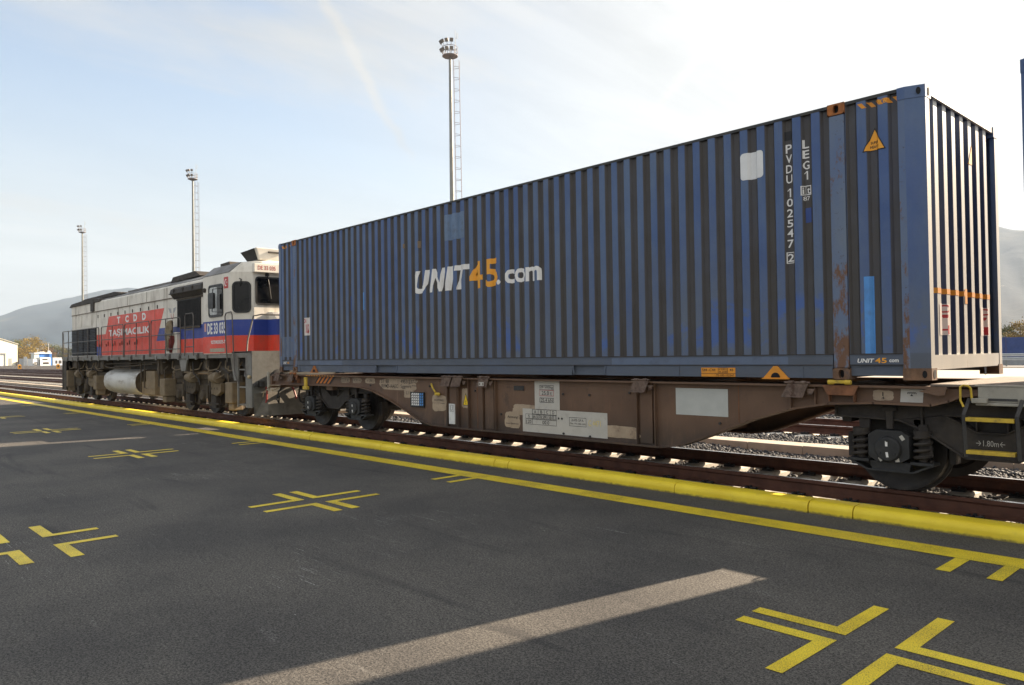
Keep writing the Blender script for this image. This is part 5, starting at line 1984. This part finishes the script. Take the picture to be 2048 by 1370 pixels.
def truck(cx, flip, side_boxes):
    m = MB()
    for f in (lambda y: y, my):
        y0, y1 = sorted((f(8.12), f(8.32)))
        m.box(cx - 2.45, cx + 2.45, y0, y1, .93, 1.06)
        m.prism([(cx - 2.45, .93), (cx - 2.2, .80), (cx - 1.2, .82), (cx - .9, .66), (cx + .9, .66), (cx + 1.2, .82), (cx + 2.2, .80), (cx + 2.45, .93)], 'y', y0 + .03, y1)
        for k in (-1, 0, 1):
            X = cx + k * 1.8
            m.box(X - .30, X + .30, y0 - .02, y1, .42, .78)
            m.box(X - .48, X - .36, y0 + .02, y1, .25, .80)
            m.box(X + .36, X + .48, y0 + .02, y1, .25, .80)
        m.tube([(cx - 2.3, (y0 + y1) / 2, .24), (cx + 2.3, (y0 + y1) / 2, .24)], .03, 6)
    m.box(cx - 2.0, cx + 2.0, 8.3, my(8.3), .55, .95)
    t = m.build('truck', M_LTRUCK, loco, bevel=.01)
    for k in (-1, 0, 1):
        X = cx + k * 1.8
        for f, s in ((lambda y: y, 1), (my, -1)):
            c = (X, f(8.4715), .508)
            pr = [(.0, -.09), (.11, -.09), (.13, -.05), (.22, -.03), (.40, -.045), (.44, -.066), (.50, -.066), (.508, .045), (.536, .052), (.538, .066), (.44, .07), (.2, .06), (.0, .06)]
            w = MB(); w.lathe([(r, s * q) for r, q in pr], c, 'y', 40)
            w.build('wheel', M_WHEEL, t, smooth=True)
            y0, y1 = sorted((f(8.05), f(8.14)))
            w = MB()
            w.lathe([(.0, 0), (.12, 0), (.15, s * .03), (.16, s * .09)], (X, f(8.04), .50), 'y', 20)
            w.build('axle_box', M_LTRUCK, t, smooth=True)
    for X in (cx - .55, cx + 1.15):
        w = MB()
        w.lathe([(.0, .40), (.10, .40), (.145, .385), (.15, .36), (.15, .12), (.11, .08), (.11, -.08), (.07, -.10), (.07, -.2), (.0, -.2)], (X - .1, 7.96, .99), 'x', 24)
        w.tube([(X + .15, 7.86, .96), (X + .35, 7.88, .98), (X + .5, 8.0, 1.08)], .015, 6)
        w.build('brake_cylinder', M_LSAND, t, smooth=True)
        w = MB()
        w.prism([(X - .42, .86), (X + .32, .86), (X + .28, .62), (X + .05, .52), (X - .30, .56), (X - .45, .66)], 'y', 7.98, 8.10)
        b = w.build('side_plate', M_LSAND if X > cx else M_LTRUCK, t, bevel=.012)
        D().add([(X + u + .018 * math.cos(q), .71 + .035 * math.sin(q)) for u in (-.25, -.07, .11) for q in np.linspace(0, 5.5, 8)], [tuple(range(8 * k, 8 * k + 8)) for k in range(3)]).lay('hole', M_HOLE, b, lambda u, v: (u, 7.966, v))
    for x0, z0, z1 in side_boxes:
        w = MB()
        w.box(x0, x0 + .42, 7.80, 8.15, z0, z1)
        w.box(x0 + .06, x0 + .36, 7.86, 8.12, z0 - .18, z0)
        w.build('sandbox', M_LSAND, t, bevel=.025)
    w = MB()
    for k in range(4):
        xx = cx - 1.9 + k * 1.25
        w.tube([(xx, 7.96, 1.44), (xx + .05, 7.93, 1.25), (xx + .3, 7.93, 1.18), (xx + .75, 7.95, 1.22), (xx + .9, 7.98, 1.40)], .018, 6)
        w.tube([(xx + .2, 7.94, 1.3), (xx + .25, 7.9, 1.1), (xx + .2, 7.94, .86)], .015, 6)
    w.box(cx - 2.2, cx + 2.2, 8.05, 8.10, 1.10, 1.14)
    w.build('pipe', M_LSAND, t, smooth=True)
    w = MB()
    for X in (cx - .9, cx + .9):
        w.tube([(X, 7.92, .92), (X + .08, 7.9, .62), (X - .05, 7.95, .34), (X + .4, 8.0, .30)], .022, 6)
        w.prism([(X - .12, .52), (X + .14, .52), (X + .18, .2), (X - .16, .2)], 'y', 8.02, 8.14)
    w.tube([(cx + 2.2, 7.9, 1.1), (cx + 1.9, 7.85, 1.25), (cx + 1.5, 7.9, 1.15), (cx + 1.2, 7.95, 1.2), (cx + .9, 7.9, 1.0)], .02, 6)
    w.tube([(cx - .2, 7.9, 1.4), (cx - .1, 7.88, 1.1), (cx + .2, 7.9, .95), (cx + .3, 7.9, .8)], .022, 6)
    w.build('brake_rigging', M_LDARK, t, smooth=True)
    for q in (-.8, .8):
        w = MB()
        w.lathe([(.0, 0), (.10, 0), (.085, .02), (.10, .05), (.085, .08), (.10, .11), (.085, .14), (.10, .17), (.085, .2), (.10, .22), (.0, .22)], (cx + q - .1, 8.1, .62), 'z', 14)
        w.build('spring', M_LDARK, t)
    return t


truck(-21.0, False, ((-23.55, .42, .93), (-18.85, .38, .90)))
truck(-32.5, False, ((-34.45, .48, 1.12), (-30.45, .45, .95)))
m = MB()
m.box(LX0 - .02, LX0 + .04, FY, my(FY), .35, 1.655)
m.box(LX0, LX0 + .5, FY + .02, FY + .05, .35, 1.5)
m.build('end_plate', M_LDARK, loco)

# ================================================================ far things
def at(u, v, dist):
    """point seen at pixel (u, v) at a depth along the view axis"""
    d = C_FWD + C_RIGHT * ((u - 1024) / FPX) - C_UP * ((v - 685) / FPX)
    return CAM_POS + d * dist


# ---- lighting masts: a pole, a round crow's nest with floodlights, a caged ladder and an aerial
M_GALV = pm('galvanised_pole', (0.24, 0.25, 0.235), 0.5, .3, var=.08, vs=1.0)
M_LAMPB = pm('floodlight_body', (0.11, 0.10, 0.095), 0.5, var=.15)
M_LADDER = pm('ladder_steel', (0.22, 0.20, 0.21), 0.5, .2, var=.08)
HM = 29.2
mast = thing('light_mast', (-55.5, 44.5, -.1), 'tallest looking floodlight mast with round platform, rising behind the container', 'light mast', 'floodlight masts along the yard')
mx, myy, mz = LOC[mast.name]


def mast_parts():
    X, Y = mx, myy
    s = Vector((.682, .731, 0))       # the side the ladder is on
    m = MB()
    m.tube([(X, Y, -.1), (X, Y, 10), (X, Y, 20), (X, Y, HM)], [.27, .23, .18, .13], 14)
    m.cyl((X, Y, -.1), (X, Y, .2), .6, 14)
    m.build('pole', M_GALV, mast, smooth=True)
    m = MB()
    zb = HM + .1
    m.lathe([(.2, .0), (.70, .02), (.74, .05), (.72, .10), (.69, .06), (.2, .03)], (X, Y, zb), 'z', 28)
    for zz in (zb + .45, zb + .88):
        m.tube([(X + .70 * math.cos(2 * math.pi * k / 24), Y + .70 * math.sin(2 * math.pi * k / 24), zz) for k in range(24)], .028, 6, True)
    for k in range(10):
        a = 2 * math.pi * k / 10
        m.tube([(X + .70 * math.cos(a), Y + .70 * math.sin(a), zb), (X + .70 * math.cos(a), Y + .70 * math.sin(a), zb + .88)], .020, 6)
    for k in range(6):
        a = 2 * math.pi * k / 6
        m.tube([(X, Y, zb - .25), (X + .66 * math.cos(a), Y + .66 * math.sin(a), zb + .02)], .022, 6)
    m.build('platform', M_LADDER, mast)
    m = MB()
    m.tube([(X + .5 * s.x, Y + .5 * s.y, zb), (X + .5 * s.x, Y + .5 * s.y, zb + 2.5)], [.03, .016], 6)
    m.tube([(X + .68 * s.x, Y + .68 * s.y, zb + 1.7), (X + .68 * s.x, Y + .68 * s.y, zb + 2.25)], .025, 6)
    m.tube([(X + .5 * s.x, Y + .5 * s.y, zb + 1.75), (X + .68 * s.x, Y + .68 * s.y, zb + 1.75)], .015, 6)
    m.build('aerial', M_GALV, mast)
    m = MB()
    b = Vector((X, Y, 0)) + s * .46
    q = Vector((-s.y, s.x, 0))
    for o in (-.22, .22):
        p = b + q * o
        m.tube([(p.x, p.y, .5), (p.x - s.x * .14, p.y - s.y * .14, HM - .2)], .022, 5)
    c = Vector((X, Y, 0)) + s * .98
    for o in (-.28, 0, .28):
        p = c + q * o
        m.tube([(p.x, p.y, 3.0), (p.x - s.x * .14, p.y - s.y * .14, HM - .3)], .016, 5)
    k = 0
    z = 1.0
    while z < HM - .3:
        sh = s * (.14 * z / HM)
        a0, a1 = b + q * -.22 - sh, b + q * .22 - sh
        if k % 2 == 0:
            m.tube([(a0.x, a0.y, z), (a1.x, a1.y, z)], .016, 4)
        if k % 3 == 0 and z > 3:
            pts = []
            for t in range(9):
                an = math.pi * t / 8
                p = b + q * (-.34 * math.cos(an)) + s * (.52 * math.sin(an)) - sh
                pts.append((p.x, p.y, z))
            m.tube(pts, .020, 4)
        if k % 9 == 0:
            p = Vector((X, Y, 0)) + s * .3
            m.tube([(p.x, p.y, z), (b.x - sh.x, b.y - sh.y, z)], .03, 4)
        z += .35; k += 1
    m.build('ladder', M_LADDER, mast)
    # floodlights on the side that faces the yard
    fw = Vector((.78, -.62, 0)).normalized()
    for row, zz in ((0, zb + 1.25), (1, zb + .5)):
        for k in range(4):
            an = math.atan2(fw.y, fw.x) + R((-74, -50, -20, 9)[k])
            d = Vector((math.cos(an), math.sin(an), 0))
            c = Vector((X, Y, zz)) + d * (.92 if row == 0 else .88)
            t = Vector((-d.y, d.x, 0))
            nrm = (d * .85 - Vector((0, 0, .55))).normalized()
            up = t.cross(nrm).normalized()
            if up.z < 0: up = -up
            def box8(cc, a, h, e0, e1):
                return [tuple(cc + t * (a * i) + up * (h * j) + nrm * e) for e in (e0, e1) for i, j in ((-1, -1), (1, -1), (1, 1), (-1, 1))]
            m = MB()
            m.add(box8(c, .155, .165, -.09, .04), [(0, 1, 2, 3), (4, 5, 6, 7), (0, 1, 5, 4), (1, 2, 6, 5), (2, 3, 7, 6), (3, 0, 4, 7)])
            m.tube([tuple(c - up * .15), tuple(Vector((X, Y, zz - .37)) + d * .68)], .022, 6)
            fl = m.build('floodlight', M_LAMPB, mast)
            m = MB()
            m.add(box8(c, .13, .14, .042, .046), [(0, 1, 2, 3), (4, 5, 6, 7)])
            m.build('lens', pm_lens, fl)


pm_lens = pm('floodlight_glass', (0.20, 0.19, 0.18), .2, var=.1)
mast_parts()
for loc, lab in (((-119.7, 44.8, -.1), 'middle floodlight mast, rising behind the locomotive roof near its cab'),
                 ((-184.0, 45.2, -.1), 'farthest floodlight mast, rising behind the far end of the locomotive')):
    c = copy_tree(mast)
    c.location = loc
    LOC[c.name] = loc
    c['label'] = lab

# ---- hills with fading slopes
def hill_material():
    t = NT('wooded_hillside')
    col = t.mix(t.ramp(t.noise(.0045, 8, .65), .3, .7), (0.012, 0.024, 0.040), (0.026, 0.038, 0.050))
    col = t.mix(t.ramp(t.noise(.0022, 5, .6, None, 0, (9, 3, 0)), .55, .68, 0, .7), col, (0.09, 0.08, 0.055))
    col = t.mix(t.ramp(t.noise(.02, 4, .7), .73, .76, 0, .6), col, (0.30, 0.27, 0.24))
    t.bump(t.noise(.01, 6, .7), .25, 15)
    return t.done(col, 1.0, 0, .1)


def hills():
    # ridge heights by bearing (pixel column in the picture -> height in pixels above the horizon)
    ridge = [(-900, 60), (-400, 70), (-150, 85), (0, 93), (60, 113), (150, 130), (205, 142), (262, 147), (420, 120), (700, 130), (1000, 160), (1300, 190), (1600, 215), (1900, 246), (1985, 248), (2025, 238), (2060, 236), (2200, 250), (2600, 200), (3200, 140)]
    rg = np.random.default_rng(3)
    nb, nr = 260, 46
    us = np.linspace(-900, 3200, nb)
    V = []
    for u in us:
        az = math.atan2((u - 1024) / FPX, 1.0)
        hp = interp(ridge, u)
        dist = 3300 + 500 * math.sin(u * .0021) + 250 * math.sin(u * .0071 + 1)
        d = C_FWD + C_RIGHT * ((u - 1024) / FPX)
        d.z = 0
        d = d / math.hypot((u - 1024) / FPX, 1.0)
        top = hp * dist * math.cos(az) / FPX
        for k in range(nr):
            f = k / (nr - 1)
            r = 900 + (dist - 900) * f if f <= 1 else dist
            h = top * (f ** 1.5)
            amp = top * .05 * math.sin(math.pi * min(f, 1)) ** .7
            h += amp * (math.sin(u * .016 + f * 6) + .6 * math.sin(u * .041 - f * 11 + 2) + .4 * math.sin(u * .09 + f * 17)) * .5
            h += rg.normal(0, 1.2) * f * .8
            V.append((CAM_POS.x + d.x * r, CAM_POS.y + d.y * r, max(h, -.2) - .6 * (1 - f)))
        # back slope
        V.append((CAM_POS.x + d.x * (dist + 1500), CAM_POS.y + d.y * (dist + 1500), -5))
    nr += 1
    F = []
    for i in range(nb - 1):
        for k in range(nr - 1):
            F.append((i * nr + k, (i + 1) * nr + k, (i + 1) * nr + k + 1, i * nr + k + 1))
    m = MB(); m.v, m.f, m.mi = V, F, [0] * len(F)
    o = m.build('hills', hill_material(), None, smooth=False)
    o.data.polygons.foreach_set('use_smooth', [True] * len(F))
    o['kind'] = 'structure'


hills()

# ---- trees in autumn colours
def leaf_material(name, a, b):
    t = NT(name)
    col = t.mix(t.ramp(t.noise(.35, 4), .3, .7), a, b)
    col = t.mix(t.ramp(t.noise(1.7, 3), .3, .7, 0, .6), col, sc3(a, .5))
    t.bsdf.inputs['Subsurface Weight'].default_value = 0
    return t.done(col, .8, 0, .2)


LEAF = [leaf_material('olive_leaves', (0.080, 0.090, 0.020), (0.15, 0.135, 0.03)),
        leaf_material('golden_leaves', (0.24, 0.165, 0.020), (0.36, 0.24, 0.03)),
        leaf_material('russet_leaves', (0.14, 0.075, 0.03), (0.22, 0.11, 0.04))]
M_BARK = pm('bark', (.10, .08, .06), .9, var=.2)


def tree_proto(seed, mat, w, h):
    rr = random.Random(seed)
    root = thing('tree', (0, 0, 0), 'tree', 'tree')
    m = MB()
    m.tube([(0, 0, 0), (.1, 0, h * .3), (0, .1, h * .6), (0, 0, h * .9)], [.28, .22, .14, .04], 7)
    for k in range(7):
        a = rr.uniform(0, 6.28); z = h * rr.uniform(.25, .6)
        m.tube([(0, 0, z), (math.cos(a) * w * .25, math.sin(a) * w * .25, z + h * .12), (math.cos(a) * w * .42, math.sin(a) * w * .42, z + h * .28)], [.10, .07, .02], 5)
    m.build('trunk', M_BARK, root)
    m = MB()
    for c in range(46):
        a, zz = rr.uniform(0, 6.28), rr.random()
        rad = w * .5 * math.sin(math.pi * (.12 + .80 * zz)) ** .7 * rr.uniform(.45, 1.0)
        cc = Vector((math.cos(a) * rad, math.sin(a) * rad, h * (.18 + .80 * zz)))
        cr = w * rr.uniform(.10, .19)
        for k in range(60):
            p = cc + Vector((rr.gauss(0, 1), rr.gauss(0, 1), rr.gauss(0, .8))) * cr * .55
            s = rr.uniform(.10, .26)
            u = Vector((rr.gauss(0, 1), rr.gauss(0, 1), rr.gauss(0, 1))).normalized()
            v = u.orthogonal().normalized()
            m.add([tuple(p + u * s), tuple(p + v * s), tuple(p - u * s * .9), tuple(p - v * s)], [(0, 1, 2, 3)])
    m.build('crown', mat, root, fixn=False)
    return root


protos = [tree_proto(1, LEAF[0], 9, 9), tree_proto(2, LEAF[1], 10, 9.5), tree_proto(3, LEAF[2], 8, 8.5)]
used = [False] * 3
TREES = [  # pixel column, depth, kind, size, label
    (-14, 430, 0, 1.15, 'olive green tree at the left edge, behind the cream hall'),
    (30, 425, 0, 1.62, 'tall olive tree rising just right of the cream hall roof'),
    (46, 415, 2, 1.05, 'russet brown tree behind the low grey wall, right of the cream hall'),
    (62, 410, 1, 1.40, 'golden yellow tree left of the blue roofed cabin'),
    (78, 430, 1, 1.32, 'golden tree directly behind the blue roofed cabin'),
    (55, 440, 0, 1.15, 'olive tree squeezed between the russet and the golden tree'),
    (95, 425, 2, 1.18, 'brownish tree behind the right half of the blue roofed cabin'),
    (109, 430, 0, 1.22, 'olive tree right of the cabin, beside the locomotive end'),
    (122, 435, 1, 1.0, 'yellowish tree seen through the end railing of the locomotive'),
    (140, 440, 0, 1.0, 'olive tree half hidden by the end railing of the locomotive'),
    (1994, 150, 0, .48, 'small olive tree right beside the lit container end, above the blue fence'),
    (2012, 155, 0, .62, 'olive tree above the blue fence, between two smaller crowns'),
    (2027, 162, 0, .52, 'low dull green tree in the dip above the blue fence'),
    (2042, 146, 1, .66, 'golden yellow tree above the blue fence at the right edge'),
    (2062, 150, 1, .62, 'golden tree cut by the right edge above the blue fence')]
for px, dist, k, s, lab in TREES:
    r = protos[k] if not used[k] else copy_tree(protos[k])
    used[k] = True
    p = at(px, 700, dist)
    r.location = (p.x, p.y, -.3)
    r.rotation_euler = (0, 0, rnd.uniform(0, 6.28))
    r.scale = (s, s, s * rnd.uniform(.9, 1.05))
    r['label'] = lab
    r['group'] = 'autumn trees beyond the yard'


# ---- buildings on the left: frames facing the camera
def frame_at(px, dist, z=-.2, turn=0.0):
    p = at(px, 700, dist)
    p.z = 0
    b = Vector((p.x, p.y, 0)).normalized()
    b = Vector((b.x * math.cos(turn) - b.y * math.sin(turn), b.x * math.sin(turn) + b.y * math.cos(turn), 0))
    r = Vector((b.y, -b.x, 0))
    return lambda a, d, h: (p.x + r.x * a + b.x * d, p.y + r.y * a + b.y * d, z + h)


def fbox(m, f, a0, a1, d0, d1, h0, h1):
    vs = [f(a, d, h) for h in (h0, h1) for a, d in ((a0, d0), (a1, d0), (a1, d1), (a0, d1))]
    m.add(vs, [(0, 3, 2, 1), (4, 5, 6, 7), (0, 1, 5, 4), (1, 2, 6, 5), (2, 3, 7, 6), (3, 0, 4, 7)])


M_CREAM = pm('cream_cladding', (0.74, 0.70, 0.56), .6, var=.04, vs=.6)
M_GREYD = pm('grey_door', (0.28, 0.29, 0.28), .6, var=.1)
M_SHEDW = pm('white_panel', (0.72, 0.72, 0.70), .5, var=.05)
f = frame_at(35, 380, -.2, R(24))
hall = thing('hall', f(0, 0, 0), 'cream gabled hall with a large gate at the left edge, across the yard', 'building')
m = MB()
pts = [(-34, 0), (0, 0), (0, 10.6), (-17, 16.2), (-34, 10.6)]
vs = [f(a, 0, h) for a, h in pts] + [f(a, 45, h) for a, h in pts]
m.add(vs, [(0, 1, 2, 3, 4), (9, 8, 7, 6, 5), (0, 1, 6, 5), (1, 2, 7, 6), (4, 0, 5, 9)])
m.build('wall', M_CREAM, hall)
m = MB()
for a0, h0, a1, h1 in ((0.4, 10.5, -17, 16.25), (-17, 16.25, -34.4, 10.5)):
    m.add([f(a0, -.4, h0 + .05), f(a1, -.4, h1 + .05), f(a1, 45.4, h1 + .05), f(a0, 45.4, h0 + .05), f(a0, -.4, h0 + .25), f(a1, -.4, h1 + .25), f(a1, 45.4, h1 + .25), f(a0, 45.4, h0 + .25)],
          [(0, 3, 2, 1), (4, 5, 6, 7), (0, 1, 5, 4), (1, 2, 6, 5), (2, 3, 7, 6), (3, 0, 4, 7)])
m.build('roof', M_CREAM, hall)
m = MB(); fbox(m, f, -15, -5.9, -.06, -.01, 0, 5.6); m.build('gate', M_SHEDW, hall)
m = MB(); fbox(m, f, -15.2, -5.5, -.6, -.02, 5.65, 6.2); fbox(m, f, -5.85, -5.45, -.3, -.02, 0, 5.64); m.build('gate_frame', M_GREYD, hall)
m = MB(); fbox(m, f, -15, -5.6, -.08, -.02, 6.3, 8.0); fbox(m, f, -5.55, -5.3, -.1, -.02, 6.2, 8.1); m.build('window', pm('hall_window', (.55, .58, .58), .25), hall)
m = MB(); fbox(m, f, -4.0, -2.6, -.08, -.02, 0, 3.6); m.build('door', M_GREYD, hall)
m = MB(); fbox(m, f, -.9, -.3, -.8, -.2, 0, 1.2); fbox(m, f, -.7, -.1, -.8, -.2, 1.2, 1.9); m.build('vent', M_LDARK, hall)

f = frame_at(37, 360)
wall = thing('boundary_wall', f(0, 0, 0), 'long low grey wall with railing between the cream hall and the cabins', 'wall')
m = MB(); fbox(m, f, .2, 26, 0, .3, 0, 3.3); m.build('wall_panel', pm('wall_grey', (.36, .37, .37), .8, var=.06, vs=.5), wall)
m = MB()
for k in range(18):
    fbox(m, f, .6 + k * 1.1, .7 + k * 1.1, -3.0, -2.9, 0, 2.0)
fbox(m, f, .6, 19.4, -3.0, -2.9, 1.95, 2.05)
m.build('railing', pm('rail_grey', (.4, .41, .41), .5), wall)
m = MB(); fbox(m, f, 2.0, 3.4, -.5, -.02, 0, 4.2); m.build('cabinet', pm('pale_cabinet', (.55, .56, .56), .5), wall)

f = frame_at(66, 330, -.2, R(24))
cabin = thing('site_cabin', f(0, 0, 0), 'two storey white site cabin with a blue upper box, between hall and locomotive', 'cabin')
m = MB(); fbox(m, f, 2.9, 7.1, 0, 5, 0, 3.6); fbox(m, f, .2, 2.85, .5, 5, 0, 2.9); m.build('wall', M_SHEDW, cabin)
m = MB(); fbox(m, f, 3.4, 8.3, 2.2, 6, 3.65, 5.2); fbox(m, f, 7.3, 8.3, 1.4, 2.15, 0, 5.2); m.build('upper_box', pm('cabin_blue', (.03, .15, .46), .5, var=.08), cabin)
m = MB(); fbox(m, f, 1.4, 3.3, 2.0, 5, 3.0, 5.2); m.build('side_box', pm('pale_green_panel', (.55, .58, .55), .5), cabin)
m = MB(); fbox(m, f, 1.2, 8.4, 1.6, 6.2, 5.25, 5.7); fbox(m, f, 3.6, 5.5, 1.8, 5, 5.7, 6.1); fbox(m, f, 7.2, 7.9, 1.8, 3, 5.7, 6.5); m.build('roof', M_SHEDW, cabin)
m = MB(); fbox(m, f, 3.8, 5.9, -.06, -.01, 2.4, 3.0); fbox(m, f, 4.0, 6.4, -.06, -.01, .6, 1.5); fbox(m, f, 2.5, 2.8, .40, .48, .2, 2.6); m.build('window', M_LDARK, cabin)
for q, lab in ((.75, 'dark tyre leaning on the white cabin, the left of two'), (1.45, 'dark tyre leaning on the white cabin, the right of two')):
    c = f(q, -.1, .75)
    t = thing('tyre', f(q, -.1, 0), lab, 'tyre', 'tyres by the cabin')
    m = MB()
    m.tube([f(q + .28 * math.sin(2 * math.pi * k / 20), -.1 - .2 * math.sin(2 * math.pi * k / 20), .8 + .62 * math.cos(2 * math.pi * k / 20)) for k in range(20)], .17, 8, True)
    m.build('rubber', M_BLACK, t, smooth=True)
f = frame_at(106, 345, -.2, R(24))
c2 = thing('container_office', f(0, 0, 0), 'small pale grey container office right of the blue roofed cabin', 'cabin')
m = MB(); fbox(m, f, 0, 6.5, 0, 3, 0, 3.2); m.build('wall', pm('pale_blue_panel', (.52, .56, .62), .5), c2)
m = MB(); fbox(m, f, -.1, 6.6, -.1, 3.1, 3.22, 3.5); m.build('roof', M_SHEDW, c2)
m = MB(); fbox(m, f, 1.0, 1.8, -.05, -.01, .8, 2.2); fbox(m, f, 2.4, 3.6, -.05, -.01, .8, 2.2); m.build('window', M_LDARK, c2)
for px, hh, lab in ((97, 10.2, 'taller thin white lamp post behind the blue roofed cabin'), (75.5, 7.6, 'shorter thin white lamp post left of the blue roofed cabin')):
    f = frame_at(px, 350)
    t = thing('lamp_post', f(0, 0, 0), lab, 'lamp post', 'thin lamp posts by the cabin')
    m = MB(); m.tube([f(0, 0, 0), f(0, 0, hh)], [.12, .07], 8); m.build('pole', M_SHEDW, t)
    m = MB(); fbox(m, f, -.5, .5, -.2, .2, hh, hh + .15); m.build('lamp', M_SHEDW, t)

# ---- yellow ground signals among the rails
for px, dist, lab in ((39, 172, 'orange ground signal with a black disc, left of the low grey wall'), (116, 172, 'orange ground signal with a black disc, beside the locomotive end')):
    f = frame_at(px, dist, -.1)
    t = thing('ground_signal', f(0, 0, 0), lab, 'ground signal', 'orange ground signals in the yard')
    m = MB()
    fbox(m, f, -.36, .36, 0, .5, 0, .85)
    vs = [f(-.36, 0, .85), f(.36, 0, .85), f(.36, .5, .85), f(-.36, .5, .85), f(-.2, .1, 1.05), f(.2, .1, 1.05), f(.2, .4, 1.05), f(-.2, .4, 1.05)]
    m.add(vs, [(4, 5, 6, 7), (0, 1, 5, 4), (1, 2, 6, 5), (2, 3, 7, 6), (3, 0, 4, 7)])
    m.build('case', pm('signal_orange', (.72, .34, .04), .5, var=.06), t)
    m = MB()
    m.add([f(.05 + .19 * math.cos(R(60 + 12 * k)), -.02, .55 + .22 * math.sin(R(60 + 12 * k))) for k in range(21)], [tuple(range(21))])
    m.build('disc', M_BLACK, t)
    m = MB(); fbox(m, f, -.42, .42, -.1, .6, -.12, -.01); m.build('base', M_CONC, t)

# ---- right: blue fence and guard rail beyond the apron
f = frame_at(2012, 68, -.05)
fe = thing('panel_fence', f(0, 0, 0), 'dark blue solid panel fence behind the guard rail at the right edge', 'fence')
m = MB()
for k in range(-8, 14):
    fbox(m, f, k * 2.0 + .02, k * 2.0 + 1.98, 0, .06, .5, 2.42)
m.build('panel', pm('fence_blue', (.03, .06, .20), .6, var=.12, vs=2), fe)
m = MB()
for k in range(-8, 15):
    fbox(m, f, k * 2.0 - .05, k * 2.0 + .05, -.08, -.005, 0, 2.5)
m.build('post', pm('fence_post_blue', (.05, .06, .17), .6), fe)
m = MB(); fbox(m, f, -16, 28, 0, .3, -.3, .49); m.build('plinth', pm('fence_plinth', (.30, .31, .32), .8, var=.08), fe)
f = frame_at(2012, 60, -.05)
gr = thing('guard_rail', f(0, 0, 0), 'grey steel guard rail in front of the blue fence', 'guard rail')
m = MB()
for h in (.52, .82):
    prof = [(0, 0), (-.05, .03), (-.05, .09), (.0, .12), (-.05, .15), (-.05, .21), (0, .24)]
    vs = [f(a, d, h + q) for a in (-16, 28) for d, q in prof]
    m.add(vs, [(i, i + 1, 7 + i + 1, 7 + i) for i in range(6)])
m.build('beam', pm('guard_rail_steel', (.38, .42, .46), .45, .3, var=.08), gr, fixn=False)
m = MB()
for k in range(-8, 15):
    fbox(m, f, k * 2 - .05, k * 2 + .05, .02, .14, 0, 1.05)
m.build('post', M_GALV, gr)

# ---- the hazy air: one even box of thin volume
HAZE_DENSITY = 0.00018
hm = bpy.data.materials.new('haze')
hm.use_nodes = True
hn, hl = hm.node_tree.nodes, hm.node_tree.links
hn.clear()
ho = hn.new('ShaderNodeOutputMaterial')
hv = hn.new('ShaderNodeVolumePrincipled')
hv.inputs['Color'].default_value = (0.51, 0.64, 0.81, 1)
hv.inputs['Density'].default_value = HAZE_DENSITY
hv.inputs['Anisotropy'].default_value = 0.05
hl.new(hv.outputs[0], ho.inputs['Volume'])
m = MB()
m.box(-6500, 4200, -400, 6800, -8, 720)
hz = m.build('haze', hm)
hz['kind'] = 'stuff'
